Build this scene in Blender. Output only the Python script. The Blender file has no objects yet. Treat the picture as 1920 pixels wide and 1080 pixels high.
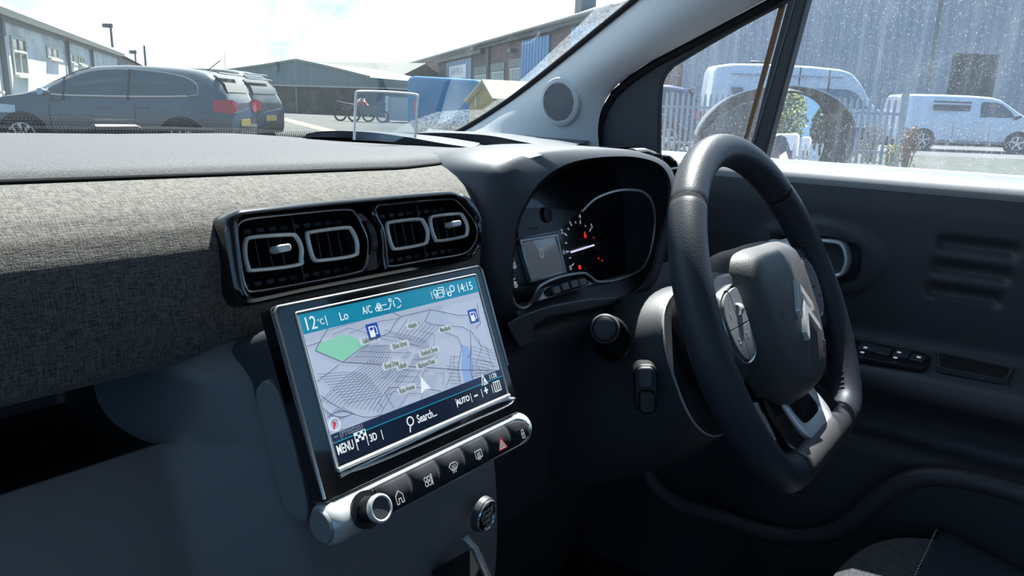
import bpy, math, random
import numpy as np
from mathutils import Vector, Matrix, noise as mnoise
random.seed(7)
V = lambda *a: np.array(a, float)
def nrm(v):
    v = np.array(v, float); return v/np.linalg.norm(v)
# ------------------------------------------------------------ camera model
FPX = 1400.0
_r = nrm([1067, 269, FPX])                 # the car's lateral axis seen by the camera (right, up, depth)
_z = nrm([.035, 1, -345/1400.]); WZ = _z
_z = nrm(_z-(_z@_r)*_r)
_y = nrm(np.cross(_r, _z)); _y = _y if _y[2] > 0 else -_y
RC = np.stack([_r, _y, _z])                # camera -> car axes
zc = RC@WZ                                 # world up in car axes
xw = nrm(np.cross(V(0, 1, 0), zc)); yw = np.cross(zc, xw)
C2W = np.stack([xw, yw, zc])               # car -> world (the car leans a degree on the yard)
EYE = 1.08
RW = C2W@RC
def ray(px, py, sp='car'):
    c = V(px-960, 540-py, FPX)/FPX
    return (RC if sp == 'car' else RW)@c
def X(px, py, x): d = ray(px, py); return d*x/d[0]
def Y(px, py, y): d = ray(px, py); return d*y/d[1]
def Z(px, py, z): d = ray(px, py); return d*z/d[2]
def toW(p, sp):
    p = np.array(p, float)
    return (C2W@p if sp == 'car' else p)+V(0, 0, EYE)
def hy(px): return 195+.035*(px-960)       # horizon row
def G(px, D, h=0.0):                       # world point (eye at origin) in picture column px at depth D, h above ground
    d = ray(px, hy(px), 'world'); p = d*D; p[2] = h-EYE; return p
sc = bpy.context.scene
COL = sc.collection
cam = bpy.data.cameras.new('camera'); camo = bpy.data.objects.new('camera', cam); COL.objects.link(camo)
m = Matrix.Identity(4)
for i in range(3):
    m[i][0] = RW[i, 0]; m[i][1] = RW[i, 1]; m[i][2] = -RW[i, 2]
m[2][3] = EYE
camo.matrix_world = m
cam.sensor_width = 36; cam.lens = FPX/1920*36; cam.clip_start = .02; cam.clip_end = 500
sc.camera = camo
# ------------------------------------------------------------ light and exposure
sc.view_settings.view_transform = 'Standard'; sc.view_settings.look = 'None'
sc.view_settings.gamma = 1; sc.view_settings.use_curve_mapping = False
sc.view_settings.exposure = 0.0
SUN_AZ, SUN_EL, SUN_E, SKY_E = math.radians(63), math.radians(57), 16.0, 1.2
sd = V(math.sin(SUN_AZ)*math.cos(SUN_EL), math.cos(SUN_AZ)*math.cos(SUN_EL), math.sin(SUN_EL))
sl = bpy.data.lights.new('sun', 'SUN'); sl.energy = SUN_E; sl.angle = .009; sl.color = (1, .975, .93)
so = bpy.data.objects.new('sun', sl); COL.objects.link(so)
so.rotation_euler = Vector(sd).to_track_quat('Z', 'Y').to_euler(); so.location = (0, 0, 30)
w = bpy.data.worlds.new('sky'); sc.world = w; w.use_nodes = True
nt = w.node_tree; nt.nodes.clear()
def nn(t, **k):
    n = nt.nodes.new(t)
    for a, b in k.items():
        if a == 'ins':
            for i, v in b.items(): n.inputs[i].default_value = v
        else: setattr(n, a, b)
    return n
tc = nn('ShaderNodeTexCoord'); mp = nn('ShaderNodeMapping', ins={'Scale': (1.2, 1.2, 3.2), 'Location': (.35, .1, .2)})
nz = nn('ShaderNodeTexNoise', ins={'Scale': 2.6, 'Detail': 8, 'Roughness': .58, 'Distortion': .35})
dp = nn('ShaderNodeVectorMath', operation='DOT_PRODUCT'); dp.inputs[1].default_value = (.25, .97, -.1)
mr = nn('ShaderNodeMapRange', ins={1: -1.0, 2: .95, 3: -.28, 4: .125})
ad = nn('ShaderNodeMath', operation='ADD')
cr = nn('ShaderNodeValToRGB')
cr.color_ramp.elements[0].position = .44; cr.color_ramp.elements[0].color = (.20, .44, .72, 1)
cr.color_ramp.elements[1].position = .62; cr.color_ramp.elements[1].color = (1.0, 1.0, 1.0, 1)
e = cr.color_ramp.elements.new(.53); e.color = (.62, .80, .93, 1)
bg = nn('ShaderNodeBackground', ins={1: SKY_E}); ow = nn('ShaderNodeOutputWorld')
L = nt.links.new
L(tc.outputs['Generated'], mp.inputs[0]); L(mp.outputs[0], nz.inputs[0]); L(tc.outputs['Generated'], dp.inputs[0])
L(dp.outputs['Value'], mr.inputs[0]); L(nz.outputs[0], ad.inputs[0]); L(mr.outputs[0], ad.inputs[1])
br = nn('ShaderNodeMapRange', ins={1: -.2, 2: 1.0, 3: 1.0, 4: 1.55}); st_m = nn('ShaderNodeMath', operation='MULTIPLY'); st_m.inputs[1].default_value = SKY_E
L(dp.outputs['Value'], br.inputs[0]); L(br.outputs[0], st_m.inputs[0]); L(st_m.outputs[0], bg.inputs[1])
L(ad.outputs[0], cr.inputs[0]); L(cr.outputs[0], bg.inputs[0]); L(bg.outputs[0], ow.inputs[0])
# ------------------------------------------------------------ materials
MATS = {}
def pm(name, col, rough=.5, metal=0, spec=.5, coat=0, bump=None, mix=None, emit=None, estr=1, coords='Object', scale=(1, 1, 1), sheen=0, coatr=.03):
    if name in MATS: return MATS[name]
    mt = bpy.data.materials.new(name); mt.use_nodes = True; t = mt.node_tree
    b = t.nodes['Principled BSDF']
    b.inputs['Base Color'].default_value = (*col, 1); b.inputs['Roughness'].default_value = rough
    b.inputs['Metallic'].default_value = metal; b.inputs['Specular IOR Level'].default_value = spec
    b.inputs['Coat Weight'].default_value = coat; b.inputs['Coat Roughness'].default_value = coatr
    b.inputs['Sheen Weight'].default_value = sheen
    if bump or mix:
        c = t.nodes.new('ShaderNodeTexCoord'); mpn = t.nodes.new('ShaderNodeMapping'); mpn.inputs['Scale'].default_value = scale
        t.links.new(c.outputs[coords], mpn.inputs[0])
    if bump:     # (scale, strength, distance)
        n = t.nodes.new('ShaderNodeTexNoise'); n.inputs['Scale'].default_value = bump[0]; n.inputs['Detail'].default_value = 3
        bn = t.nodes.new('ShaderNodeBump'); bn.inputs['Strength'].default_value = bump[1]; bn.inputs['Distance'].default_value = bump[2]
        t.links.new(mpn.outputs[0], n.inputs[0]); t.links.new(n.outputs[0], bn.inputs['Height']); t.links.new(bn.outputs[0], b.inputs['Normal'])
    if mix:      # (scale, colour2, lo, hi)
        n = t.nodes.new('ShaderNodeTexNoise'); n.inputs['Scale'].default_value = mix[0]; n.inputs['Detail'].default_value = 5
        r = t.nodes.new('ShaderNodeMapRange'); r.inputs[1].default_value = mix[2]; r.inputs[2].default_value = mix[3]
        x = t.nodes.new('ShaderNodeMix'); x.data_type = 'RGBA'; x.inputs[6].default_value = (*col, 1); x.inputs[7].default_value = (*mix[1], 1)
        t.links.new(mpn.outputs[0], n.inputs[0]); t.links.new(n.outputs[0], r.inputs[0]); t.links.new(r.outputs[0], x.inputs[0]); t.links.new(x.outputs[2], b.inputs['Base Color'])
    if emit:
        b.inputs['Emission Color'].default_value = (*emit, 1); b.inputs['Emission Strength'].default_value = estr
    MATS[name] = mt; return mt
def glass(name, tint=(1, 1, 1), refl=.5, dirt=None, rough=.0):
    """thin pane: clear transmission with a Fresnel reflection; dirt = list of (kind, params) masks of dust"""
    if name in MATS: return MATS[name]
    mt = bpy.data.materials.new(name); mt.use_nodes = True; t = mt.node_tree; t.nodes.clear(); N = t.nodes.new; K = t.links.new
    tr = N('ShaderNodeBsdfTransparent'); tr.inputs[0].default_value = (*tint, 1)
    gl = N('ShaderNodeBsdfGlossy'); gl.inputs['Roughness'].default_value = rough
    fr = N('ShaderNodeFresnel'); fr.inputs[0].default_value = 1.45
    mu = N('ShaderNodeMath'); mu.operation = 'MULTIPLY'; mu.inputs[1].default_value = refl; K(fr.outputs[0], mu.inputs[0])
    mx = N('ShaderNodeMixShader'); K(mu.outputs[0], mx.inputs[0]); K(tr.outputs[0], mx.inputs[1]); K(gl.outputs[0], mx.inputs[2])
    out = N('ShaderNodeOutputMaterial'); cur = mx.outputs[0]
    if dirt:
        c = N('ShaderNodeTexCoord')
        tot = None
        for (kind, scale, sc_, lo, hi, amt) in dirt:
            mpn = N('ShaderNodeMapping'); mpn.inputs['Scale'].default_value = sc_; K(c.outputs['Object'], mpn.inputs[0])
            if kind == 'noise':
                n = N('ShaderNodeTexNoise'); n.inputs['Scale'].default_value = scale; n.inputs['Detail'].default_value = 6; o = n.outputs[0]
            else:
                n = N('ShaderNodeTexVoronoi'); n.inputs['Scale'].default_value = scale; n.feature = 'F1'; o = n.outputs['Distance']
                n.inputs['Randomness'].default_value = 1
            K(mpn.outputs[0], n.inputs['Vector'])
            r = N('ShaderNodeMapRange'); r.inputs[1].default_value = lo; r.inputs[2].default_value = hi; r.inputs[3].default_value = 0; r.inputs[4].default_value = amt
            K(o, r.inputs[0])
            if kind == 'spots':     # keep only some of the cells
                n2 = N('ShaderNodeMath'); n2.operation = 'GREATER_THAN'; n2.inputs[1].default_value = .55
                sp = N('ShaderNodeSeparateColor'); K(n.outputs['Color'], sp.inputs[0]); K(sp.outputs[0], n2.inputs[0])
                m2 = N('ShaderNodeMath'); m2.operation = 'MULTIPLY'; K(r.outputs[0], m2.inputs[0]); K(n2.outputs[0], m2.inputs[1]); ro = m2.outputs[0]
            else: ro = r.outputs[0]
            if tot is None: tot = ro
            else:
                a = N('ShaderNodeMath'); a.operation = 'ADD'; a.use_clamp = True; K(tot, a.inputs[0]); K(ro, a.inputs[1]); tot = a.outputs[0]
        df = N('ShaderNodeBsdfDiffuse'); df.inputs[0].default_value = (.8, .85, .9, 1)
        tl = N('ShaderNodeBsdfTranslucent'); tl.inputs[0].default_value = (.8, .86, .95, 1)
        m3 = N('ShaderNodeMixShader'); m3.inputs[0].default_value = .6; K(df.outputs[0], m3.inputs[1]); K(tl.outputs[0], m3.inputs[2])
        m4 = N('ShaderNodeMixShader'); K(tot, m4.inputs[0]); K(cur, m4.inputs[1]); K(m3.outputs[0], m4.inputs[2]); cur = m4.outputs[0]
    K(cur, out.inputs[0]); MATS[name] = mt; return mt
def fabric(name, c1, c2, rough=.9, scale=900, bump=.5):
    if name in MATS: return MATS[name]
    mt = bpy.data.materials.new(name); mt.use_nodes = True; t = mt.node_tree; b = t.nodes['Principled BSDF']; N = t.nodes.new; K = t.links.new
    c = N('ShaderNodeTexCoord'); n = N('ShaderNodeTexNoise'); n.inputs['Scale'].default_value = scale; n.inputs['Detail'].default_value = 2
    m1 = N('ShaderNodeMapping'); m1.inputs['Scale'].default_value = (.12, 1, 1); m2 = N('ShaderNodeMapping'); m2.inputs['Scale'].default_value = (1, .12, .12)
    n1 = N('ShaderNodeTexNoise'); n1.inputs['Scale'].default_value = scale*1.1; n2 = N('ShaderNodeTexNoise'); n2.inputs['Scale'].default_value = scale*1.1
    K(c.outputs['Object'], n.inputs[0]); K(c.outputs['Object'], m1.inputs[0]); K(c.outputs['Object'], m2.inputs[0]); K(m1.outputs[0], n1.inputs[0]); K(m2.outputs[0], n2.inputs[0])
    a = N('ShaderNodeMath'); a.operation = 'ADD'; K(n1.outputs[0], a.inputs[0]); K(n2.outputs[0], a.inputs[1])
    a2 = N('ShaderNodeMath'); a2.operation = 'ADD'; K(a.outputs[0], a2.inputs[0]); K(n.outputs[0], a2.inputs[1])
    r = N('ShaderNodeMapRange'); r.inputs[1].default_value = 1.25; r.inputs[2].default_value = 1.75; K(a2.outputs[0], r.inputs[0])
    x = N('ShaderNodeMix'); x.data_type = 'RGBA'; x.inputs[6].default_value = (*c1, 1); x.inputs[7].default_value = (*c2, 1); K(r.outputs[0], x.inputs[0]); K(x.outputs[2], b.inputs['Base Color'])
    bn = N('ShaderNodeBump'); bn.inputs['Strength'].default_value = bump; bn.inputs['Distance'].default_value = .0006; K(a2.outputs[0], bn.inputs['Height']); K(bn.outputs[0], b.inputs['Normal'])
    b.inputs['Roughness'].default_value = rough; b.inputs['Sheen Weight'].default_value = .15; MATS[name] = mt; return mt
def bricks(name, c1, c2, cm, scale, coords='Object', rot=(0, 0, 0), bw=.5, bh=.25, mort=.02, rough=.85):
    if name in MATS: return MATS[name]
    mt = bpy.data.materials.new(name); mt.use_nodes = True; t = mt.node_tree; b = t.nodes['Principled BSDF']; N = t.nodes.new; K = t.links.new
    u = N('ShaderNodeUVMap'); n = N('ShaderNodeTexBrick'); n.inputs['Scale'].default_value = scale
    n.inputs['Color1'].default_value = (*c1, 1); n.inputs['Color2'].default_value = (*c2, 1); n.inputs['Mortar'].default_value = (*cm, 1)
    n.inputs['Brick Width'].default_value = bw; n.inputs['Row Height'].default_value = bh; n.inputs['Mortar Size'].default_value = mort
    nz_ = N('ShaderNodeTexNoise'); nz_.inputs['Scale'].default_value = .9; nz_.inputs['Detail'].default_value = 6
    K(u.outputs[0], n.inputs['Vector']); K(u.outputs[0], nz_.inputs[0])
    x = N('ShaderNodeMix'); x.data_type = 'RGBA'; x.blend_type = 'MULTIPLY'; x.inputs[0].default_value = .6
    r = N('ShaderNodeMapRange'); r.inputs[1].default_value = .3; r.inputs[2].default_value = .7; r.inputs[3].default_value = .55; r.inputs[4].default_value = 1.25; K(nz_.outputs[0], r.inputs[0])
    K(n.outputs[0], x.inputs[6]); K(r.outputs[0], x.inputs[7]); K(x.outputs[2], b.inputs['Base Color']); b.inputs['Roughness'].default_value = rough
    MATS[name] = mt; return mt
# interior
M_fab = fabric('grey woven dash fabric', (.045, .042, .040), (.20, .185, .168), scale=1500, bump=.4)
M_pad = pm('grained soft dash top', (.060, .062, .074), .7, spec=.3, bump=(1500, .5, .0005), mix=(900, (.115, .117, .132), .4, .7))
M_soft = pm('dark soft plastic', (.040, .044, .056), .55, bump=(900, .25, .0004))
M_soft2 = pm('slate soft plastic', (.060, .065, .080), .5, bump=(900, .3, .0004))
M_sill = pm('grained sill plastic lightened for sun', (.20, .205, .22), .5, bump=(900, .3, .0004), sheen=.6)  # paler version of the door plastic, sunlit brightness put into the colour
M_shell = pm('hood shell plastic', (.060, .067, .086), .45, bump=(1400, .35, .0003))
M_blk = pm('black plastic', (.010, .011, .014), .45)
M_matt = pm('matt black', (.006, .006, .008), .85)
M_piano = pm('piano black', (.004, .004, .006), .12, coat=1.0)
M_chrome = pm('satin silver trim', (.72, .74, .76), .36, metal=.40)
M_bright = pm('polished chrome', (.86, .87, .89), .14, metal=.85)
M_dkchrome = pm('dark chrome', (.48, .49, .51), .25, metal=.85)
M_leather = pm('black steering leather', (.034, .040, .054), .46, bump=(700, .35, .0006), spec=.4)
M_airbag = pm('grained airbag cover', (.072, .076, .084), .5, bump=(900, .5, .0006))
M_pillar = pm('pale grey pillar trim', (.62, .62, .63), .75, bump=(700, .3, .0005))
M_lcd = pm('faintly glowing grey display', (.09, .10, .12), .15, coat=1, emit=(.10, .12, .15), estr=.5)  # grey panel given a faint glow of its own
M_white = pm('white print', (.75, .78, .85), .5, emit=(.7, .75, .9), estr=.35)
M_printw = pm('white button legend', (.7, .72, .75), .5)
M_dim = pm('dim grey print', (.12, .12, .13), .5)
M_redlit = pm('lit red symbol', (.6, .02, .02), .5, emit=(1, .04, .03), estr=.8)
M_glow = pm('lit white needle', (.8, .8, .9), .5, emit=(.75, .7, 1), estr=.9)
M_thread = pm('pale stitching', (.6, .62, .62), .7)
M_seat = fabric('charcoal seat fabric', (.030, .032, .036), (.10, .105, .11), scale=500)
M_button = pm('grey rubber button', (.20, .205, .22), .55)
M_door = pm('door panel plastic', (.056, .057, .070), .5, bump=(900, .3, .0004))
M_btn = pm('matt black buttons', (.030, .033, .042), .75, spec=.15, bump=(900, .2, .0003))
M_ring = pm('bright vent ring', (.80, .82, .83), .35, metal=.25)
M_low = pm('lower dash plastic', (.17, .175, .195), .5, bump=(900, .3, .0004))
# ------------------------------------------------------------ mesh builder
class Fr:
    def __init__(s, O, A, B): s.O = np.array(O, float); s.A = nrm(A); s.B = nrm(np.array(B)-np.dot(B, nrm(A))*nrm(A)); s.N = np.cross(s.A, s.B)
    def P(s, a, b, n=0.): return s.O+a*s.A+b*s.B+n*s.N
    def px(s, px, py, n=0., sp='car'):
        d = ray(px, py, sp); O = s.O+n*s.N; p = d*(np.dot(O, s.N)/np.dot(d, s.N))-s.O
        return float(p@s.A), float(p@s.B)
    def at(s, a, b, n=0., rot=0.):
        c, q = math.cos(rot), math.sin(rot)
        return Fr(s.P(a, b, n), c*s.A+q*s.B, c*s.B-q*s.A)
ID = Fr((0, 0, 0), (1, 0, 0), (0, 1, 0))
class MB:
    def __init__(s): s.v = []; s.f = []; s.m = []; s.mi = 0; s.uv = {}
    def add(s, pts): i = len(s.v); s.v += [np.array(p, float) for p in pts]; return i
    def face(s, idx): s.f.append(tuple(idx)); s.m.append(s.mi)
    def grid(s, rows, cu=False, cv=False):
        n, k = len(rows), len(rows[0]); i0 = s.add([p for r in rows for p in r])
        for i in range(n if cu else n-1):
            for j in range(k if cv else k-1):
                a = i0+i*k+j; b = i0+i*k+(j+1) % k; c = i0+((i+1) % n)*k+(j+1) % k; d = i0+((i+1) % n)*k+j
                s.face((a, b, c, d))
        return s
    def prism(s, poly, n0, n1, fr=ID, caps=True):
        k = len(poly); i0 = s.add([fr.P(a, b, n0) for a, b in poly]); i1 = s.add([fr.P(a, b, n1) for a, b in poly])
        for j in range(k): s.face((i0+j, i0+(j+1) % k, i1+(j+1) % k, i1+j))
        if caps: s.face([i0+j for j in range(k)][::-1]); s.face([i1+j for j in range(k)])
        return s
    def ring(s, po, pi, n0, n1, fr=ID):
        k = len(po); I = [s.add([fr.P(a, b, n) for a, b in p]) for p, n in ((po, n0), (po, n1), (pi, n1), (pi, n0))]
        for j in range(k):
            for q in range(4): s.face((I[q]+j, I[q]+(j+1) % k, I[(q+1) % 4]+(j+1) % k, I[(q+1) % 4]+j))
        return s
    def box(s, c, d, fr=ID):
        x, y, z = d[0]/2, d[1]/2, d[2]/2
        return s.prism([(c[0]-x, c[1]-y), (c[0]+x, c[1]-y), (c[0]+x, c[1]+y), (c[0]-x, c[1]+y)], c[2]-z, c[2]+z, fr)
    def tube(s, pts, r, closed=False, seg=8, flat=None, up=None):
        pts = [np.array(p, float) for p in pts]; n = len(pts); rows = []; pu = None
        for i in range(n):
            a = pts[(i-1) % n] if (closed or i > 0) else pts[i]; b = pts[(i+1) % n] if (closed or i < n-1) else pts[i]
            t = nrm(b-a)
            if pu is None:
                h = np.array(up, float) if up is not None else (V(0, 0, 1) if abs(t[2]) < .9 else V(1, 0, 0))
            else: h = np.array(up, float) if up is not None else pu
            u = nrm(h-(h@t)*t); q = np.cross(t, u); pu = u
            rr = r[i] if hasattr(r, '__len__') else r; fl = flat if flat else 1
            rows.append([pts[i]+rr*(math.cos(2*math.pi*j/seg)*q+fl*math.sin(2*math.pi*j/seg)*u) for j in range(seg)])
        s.grid(rows, cu=closed, cv=True)
        if not closed:
            k = len(s.v)-n*seg; s.face([k+j for j in range(seg)][::-1]); s.face([k+(n-1)*seg+j for j in range(seg)])
        return s
    def lathe(s, prof, fr=ID, seg=32, sx=1, sy=1):
        """prof: (radius, n) list about fr.N"""
        rows = [[fr.P(sx*max(r, 1e-5)*math.cos(2*math.pi*j/seg), sy*max(r, 1e-5)*math.sin(2*math.pi*j/seg), n) for j in range(seg)] for r, n in prof]
        return s.grid(rows, cv=True)
    def strokes(s, lines, wd, fr, n=.0003, th=.0002):
        for l in lines:
            for (a, b) in zip(l[:-1], l[1:]):
                a = V(*a); b = V(*b); dl = np.linalg.norm(b-a)
                if dl < 1e-7: continue
                t = (b-a)/dl; q = V(-t[1], t[0])*wd/2; e = t*wd*.3
                s.prism([tuple(a-e-q), tuple(b+e-q), tuple(b+e+q), tuple(a-e+q)], n, n+th, fr)
        return s
    def text(s, txt, size, fr, n=.0003, align='CENTER', ex=.0001, sx=1.0, bold=0):
        cu = bpy.data.curves.new('t', 'FONT'); cu.body = txt; cu.size = size; cu.align_x = align; cu.align_y = 'CENTER'; cu.extrude = ex; cu.offset = bold; cu.resolution_u = 3
        ob = bpy.data.objects.new('t', cu); COL.objects.link(ob); dg = bpy.context.evaluated_depsgraph_get(); me = ob.evaluated_get(dg).to_mesh()
        i0 = s.add([fr.P(v.co[0]*sx, v.co[1], n+v.co[2]) for v in me.vertices])
        for p in me.polygons: s.face([i0+i for i in p.vertices])
        ob.evaluated_get(dg).to_mesh_clear(); bpy.data.objects.remove(ob); bpy.data.curves.remove(cu)
        return s
ORG = {}
def tagit(o, label=None, cat=None, group=None, kind=None):
    if label: o['label'] = label
    if cat: o['category'] = cat
    if group: o['group'] = group
    if kind: o['kind'] = kind
    return o
def thing(name, label, cat, loc, sp='car', group=None):
    o = bpy.data.objects.new(name, None); COL.objects.link(o); o.empty_display_size = .05
    W = toW(loc, sp); o.location = W; ORG[o.name] = W; tagit(o, label, cat, group); return o
def build(mb, name, mats, parent=None, sp='car', smooth=35, bevel=0, bseg=2, sub=0, solid=0, label=None, cat=None, group=None, kind=None, wn=False):
    if not isinstance(mats, (list, tuple)): mats = [mats]
    W = np.array([toW(p, sp) for p in mb.v])
    if parent is not None: org = ORG[parent.name]
    else: org = V((W[:, 0].min()+W[:, 0].max())/2, (W[:, 1].min()+W[:, 1].max())/2, W[:, 2].min())
    me = bpy.data.meshes.new(name); me.from_pydata([tuple(p-org) for p in W], [], mb.f); me.update()
    for mt in mats: me.materials.append(mt)
    me.polygons.foreach_set('material_index', mb.m)
    import bmesh
    bm = bmesh.new(); bm.from_mesh(me); bmesh.ops.remove_doubles(bm, verts=bm.verts, dist=1e-6); bmesh.ops.recalc_face_normals(bm, faces=bm.faces); bm.to_mesh(me); bm.free()
    if smooth:
        me.polygons.foreach_set('use_smooth', [True]*len(me.polygons)); me.set_sharp_from_angle(angle=math.radians(smooth))
    else: me.polygons.foreach_set('use_smooth', [False]*len(me.polygons))
    o = bpy.data.objects.new(name, me); COL.objects.link(o); ORG[o.name] = org
    if parent is not None: o.parent = parent
    else: o.location = org
    if solid:
        md = o.modifiers.new('s', 'SOLIDIFY'); md.thickness = solid; md.offset = 0
    if bevel:
        md = o.modifiers.new('b', 'BEVEL'); md.width = bevel; md.segments = bseg; md.limit_method = 'ANGLE'; md.angle_limit = math.radians(35)
    if sub:
        md = o.modifiers.new('u', 'SUBSURF'); md.levels = sub; md.render_levels = sub
    tagit(o, label, cat, group, kind); return o
def rrect(w, h, r, n=6, cx=0, cy=0):
    p = []
    for (sx, sy, a0) in ((1, 1, 0), (-1, 1, 90), (-1, -1, 180), (1, -1, 270)):
        for i in range(n+1):
            a = math.radians(a0+90*i/n); p.append((cx+sx*(w/2-r)+r*math.cos(a), cy+sy*(h/2-r)+r*math.sin(a)))
    return p
def csp(pts, n=8, closed=True):
    """Catmull-Rom through points"""
    P_ = [np.array(p, float) for p in pts]; k = len(P_); out = []
    for i in range(k if closed else k-1):
        if closed: p0, p1, p2, p3 = P_[(i-1) % k], P_[i], P_[(i+1) % k], P_[(i+2) % k]
        else: p0, p1, p2, p3 = P_[max(i-1, 0)], P_[i], P_[i+1], P_[min(i+2, k-1)]
        for j in range(n):
            t = j/n; out.append(.5*((2*p1)+(-p0+p2)*t+(2*p0-5*p1+4*p2-p3)*t*t+(-p0+3*p1-3*p2+p3)*t**3))
    if not closed: out.append(P_[-1])
    return out
def off(poly, d):
    """offset a closed 2D polygon inwards by d (either winding)"""
    P_ = [np.array(p, float) for p in poly]; k = len(P_)
    ar = sum(P_[i][0]*P_[(i+1) % k][1]-P_[(i+1) % k][0]*P_[i][1] for i in range(k)); sg = 1 if ar > 0 else -1
    out = []
    for i in range(k):
        a, b, c = P_[(i-1) % k], P_[i], P_[(i+1) % k]
        t1 = (b-a)/(np.linalg.norm(b-a)+1e-12); t2 = (c-b)/(np.linalg.norm(c-b)+1e-12)
        nr = np.array([-(t1+t2)[1], (t1+t2)[0]]); L_ = np.linalg.norm(nr)+1e-12
        nr = nr/L_; cs = max(.5, float(nr@np.array([-t1[1], t1[0]]))); out.append(tuple(b+nr*sg*d/cs))
    return out
def resamp(pts, n, closed=True):
    P_ = [np.array(p, float) for p in pts]+([np.array(pts[0], float)] if closed else [])
    d = [0]
    for a, b in zip(P_[:-1], P_[1:]): d.append(d[-1]+np.linalg.norm(b-a))
    out = []; j = 0; T = d[-1]
    for i in range(n):
        t = T*i/(n if closed else n-1)
        while j < len(d)-2 and d[j+1] < t: j += 1
        u = (t-d[j])/max(d[j+1]-d[j], 1e-12); out.append(P_[j]*(1-u)+P_[j+1]*u)
    return out
def sst(x, a, b):
    t = min(1, max(0, (x-a)/(b-a))); return t*t*(3-2*t)
def itp(x, xs, ys): return float(np.interp(x, xs, ys))
# ============================================================ CABIN SHELL
def tilt(O, deg): t = math.radians(deg); return Fr(O, (1, 0, 0), (0, math.sin(t), math.cos(t)))
def struct(mb, name, mat, **k): return build(mb, name, mat, kind='structure', **k)
WS0, WSS = (.95, -.045), .63                       # windscreen: base point and slope
def wsz(y): return WS0[1]+(WS0[0]-y)*WSS
FWS = Fr((0, WS0[0], WS0[1]), (1, 0, 0), (0, -1, WSS))
# roof lining, floor pan, cabin sides: they shade the cabin, left and rear cut low to let light in
mb = MB()
mb.grid([[V(x, y, z) for x in (-.95, -.4, .1, .6, 1.02)] for y, z in ((.355, .335), (.28, .385), (.0, .41), (-.8, .42), (-2.2, .36))]); struct(mb, 'ceiling', pm('pale headlining', (.42, .41, .40), .9), solid=.03)
mb = MB(); mb.box((.1, -.4, -.80), (2.4, 3.0, .04)); struct(mb, 'floor', pm('black floor carpet', (.008, .009, .012), .95))
mb = MB(); mb.box((-1.0, -.6, -.49), (.05, 2.6, .62)); struct(mb, 'wall_left', M_soft)
mb = MB(); mb.box((.1, -2.2, -.45), (2.2, .05, .75)); struct(mb, 'wall_rear', M_soft)
mb = MB(); mb.box((.1, 1.02, -.43), (2.3, .05, .66)); struct(mb, 'wall_front', M_matt)
mb = MB(); mb.box((1.20, .15, -.45), (.06, 1.8, .74)); struct(mb, 'wall_right', M_matt)
for s_, nm in ((-1, 'trim_1'),):
    mb = MB(); mb.tube([V(-.98, .97, -.05), V(-.96, .6, .17), V(-.93, .3, .34)], .035, seg=10); struct(mb, nm, M_pillar)
mb = MB(); mb.box((1.12, -.50, .13), (.08, .16, .50)); mb.box((1.16, -1.2, .0), (.05, 1.3, .20)); struct(mb, 'trim_4', M_soft)
# windscreen
M_ws = glass('windscreen glass', (.93, .96, .95), .22, dirt=[('noise', 3, (1, 1, 1), .35, .75, .006), ('noise', 90, (1, 1, 1), .66, .76, .02)])
mb = MB(); a0, a1 = -.96, 1.13
mb.prism([(a0, -.03), (a1, -.03), (1.02, .76), (a0+.03, .76)], 0, .004, FWS)
ws = struct(mb, 'window_1', M_ws, smooth=0)
mb = MB()
f0, f1 = -.02, .0125
mb.prism([(a0, f0), (a1, f0), (a1, f1-.004), (a0, f1-.004)], .0045, .0055, FWS)
for r_ in range(5):
    s_ = .0027-.0004*r_
    for i in range(420):
        a = -.55+i*.0038+(r_ % 2)*.0019
        if a > 1.05: break
        b = f1-.002+r_*.0040; mb.prism([(a-s_/2, b-s_/2), (a+s_/2, b-s_/2), (a+s_/2, b+s_/2), (a-s_/2, b+s_/2)], .0046, .0052, FWS)
build(mb, 'frit_band', M_matt, ws, smooth=0, label='black dotted band along the foot of the windscreen')
# unwiped dusty margin beside the pillar and in the lower corner
dm = [(735, 246), (770, 226), (820, 209), (872, 205), (905, 205), (950, 172), (1000, 128), (1046, 84), (1090, 42), (1135, -4), (1170, -40), (1262, -66), (1195, -2), (1120, 59), (1060, 108), (1000, 156), (952, 192), (905, 223), (862, 248)]
mb = MB(); mb.prism([FWS.px(*p, -.002) for p in dm], -.0018, -.0008, FWS)
build(mb, 'dusty_margin', glass('dusty unwiped glass', (.97, .98, 1), .1, dirt=[('noise', 5, (1, 1, 1), .2, .8, .14), ('noise', 240, (1, 1, 1), .42, .70, .16)]), ws, smooth=0, label='dusty unwiped glass margin')
# windscreen wiper lying on the outside of the glass foot
wl = [FWS.px(a, b, -.012) for a, b in ((172, 243), (180, 238), (255, 238), (268, 242), (330, 243), (400, 246))]
wt = thing('windscreen_wiper', 'black windscreen wiper lying along the foot of the windscreen', 'wiper', FWS.P(wl[2][0], wl[2][1], -.012))
mb = MB(); pts = [FWS.P(a, b, -.012) for a, b in wl]
mb.tube([FWS.P(wl[0][0], wl[0][1]-.006, -.012), FWS.P(wl[1][0], wl[1][1]-.003, -.012), FWS.P(wl[2][0], wl[2][1]-.003, -.012), FWS.P(wl[3][0], wl[3][1]-.005, -.012)], .005, seg=8); build(mb, 'wiper_arm', M_blk, wt)
mb = MB(); mb.tube([FWS.P(wl[3][0]-.01, wl[3][1]-.001, -.013), FWS.P(wl[4][0], wl[4][1], -.013), FWS.P(wl[5][0], wl[5][1], -.013)], .003, seg=6); build(mb, 'wiper_blade', M_matt, wt)

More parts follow.
